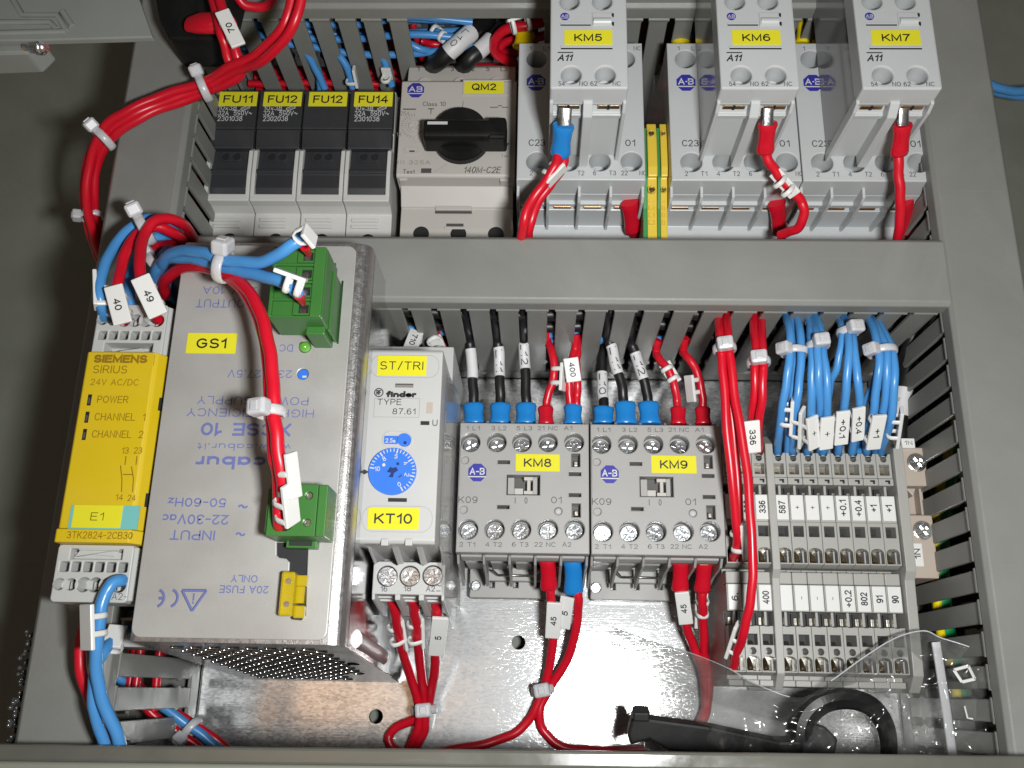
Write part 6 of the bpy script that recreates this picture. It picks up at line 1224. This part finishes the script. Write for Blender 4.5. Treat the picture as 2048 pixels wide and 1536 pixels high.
def sheet(lift, seed, amp, sag=0):
    tp = smooth([Vector(V(p)) for p in top], 14); bt = smooth([Vector(V(p)) for p in bot], 14); N = len(tp); K = 80; vs = []; fs = []
    for i in range(N):
        for j in range(K + 1):
            f = j / K; p = tp[i].lerp(bt[i], f)
            q = Vector((p.x * .06 + seed, p.y * .06, seed)); e = min(1, 6 * f, 6 * (1 - f) + .2) * min(1, i / 9 + .15, (N - 1 - i) / 8 + .15)
            fold = abs(NZ.noise(q * 1.1)) * 8 + abs(NZ.noise(Vector((q.x * 2.6 + q.y, q.y * 1.5 - q.x * .6, q.z)))) * 4.5 + abs(NZ.noise(Vector((q.x * 1.2 - q.y * 2, q.y * 3.5 + q.x, q.z)))) * 1.6
            fold += sum(h_ * max(0, 1 - abs((p.x - cx_) * ca_ + (p.y - cy_) * sa_) / w_) for cx_, cy_, ca_, sa_, w_, h_ in CR)
            vs.append(p + Vector((NZ.noise(q * 3) * .8, NZ.noise(q * 3 + Vector((9, 9, 9))) * .8, lift * e + (fold - 3.5) * amp * e - sag * min(1, 3 * f) * min(1, max(0, p.z - sag) / sag if sag else 1))))
    for i in range(N - 1):
        for j in range(K): a = i * (K + 1) + j; fs.append((a, a + 1, a + K + 2, a + K + 1))
    return vs, fs, tp
vs, fs, tp = sheet(6, 2.3, .34); m = MB('bag'); m.add(vs, fs, None, True)
ob = m.obj('front_sheet', t)
vs, fs, tp = sheet(-2, 8.1, .3, 16); m = MB('bagback'); m.add(vs, fs, None, True); ob = m.obj('back_sheet', t)
MB('slv').tube([p + Vector((0, 0, .6)) for p in tp[:int(len(tp) * .40)]], .16, 'tie', 6).tube([p + Vector((0, 0, .8)) for p in tp[int(len(tp) * .5):]], .22, 'tie', 6).obj('edge_seam', t)
MB('tie').tube(smooth([(1872, 1284, 62), (1884, 1360, 60), (1896, 1440, 57), (1908, 1530, 54)], 6), [(1.5, .35)] * 19, None, 8, up=(0, 0, 1)).obj('zip_strip', t)
sq_ = [A(px, py, 66) for px, py in ((1908, 1340), (1937, 1332), (1950, 1358), (1924, 1364))]
mk_ = MB('mk')
for i in range(4): mk_.tube([sq_[i], sq_[(i + 1) % 4]], [(.55, .12)] * 2, None, 6, up=(0, 0, 1))
mk_.tube([A(1929, 1412, 64), A(1935, 1436, 63), A(1946, 1438, 63)], [(.3, .12)] * 3, None, 6, up=(0, 0, 1)); mk_.obj('printed_mark', t)

# ================================================================== crinkled film along the lower left duct edge
t = thing('film_edging', 'crinkled shiny film sticking out along the lower left duct edge', 'plastic film', A(40, 1400, 60))
b = MB('foil'); random.seed(11)
for k in range(64):
    f = k / 64; c = A(62 - 38 * f, 1265 + 212 * f, 76) + Vector((random.uniform(-1.1, .2), random.uniform(-1, 1), random.uniform(-3, 2)))
    r = random.uniform(.35, .95); b.tube([c - Vector((0, 0, r)), c - Vector((0, 0, r * .6)), c, c + Vector((0, 0, r * .6)), c + Vector((0, 0, r * .95))], [r * .2, r * .8, r, r * .8, r * .2], None, 8)
for k in range(40):
    f = k / 40; c = A(24 + 230 * f, 1478 + 8 * f, 78) + Vector((random.uniform(-1, 1), random.uniform(-.8, .8), random.uniform(-4, 0)))
    r = random.uniform(.5, 1.1); b.tube([c - Vector((0, 0, r)), c, c + Vector((0, 0, r * .95))], [r * .4, r, r * .2], None, 8)
b.obj('bubbles', t)
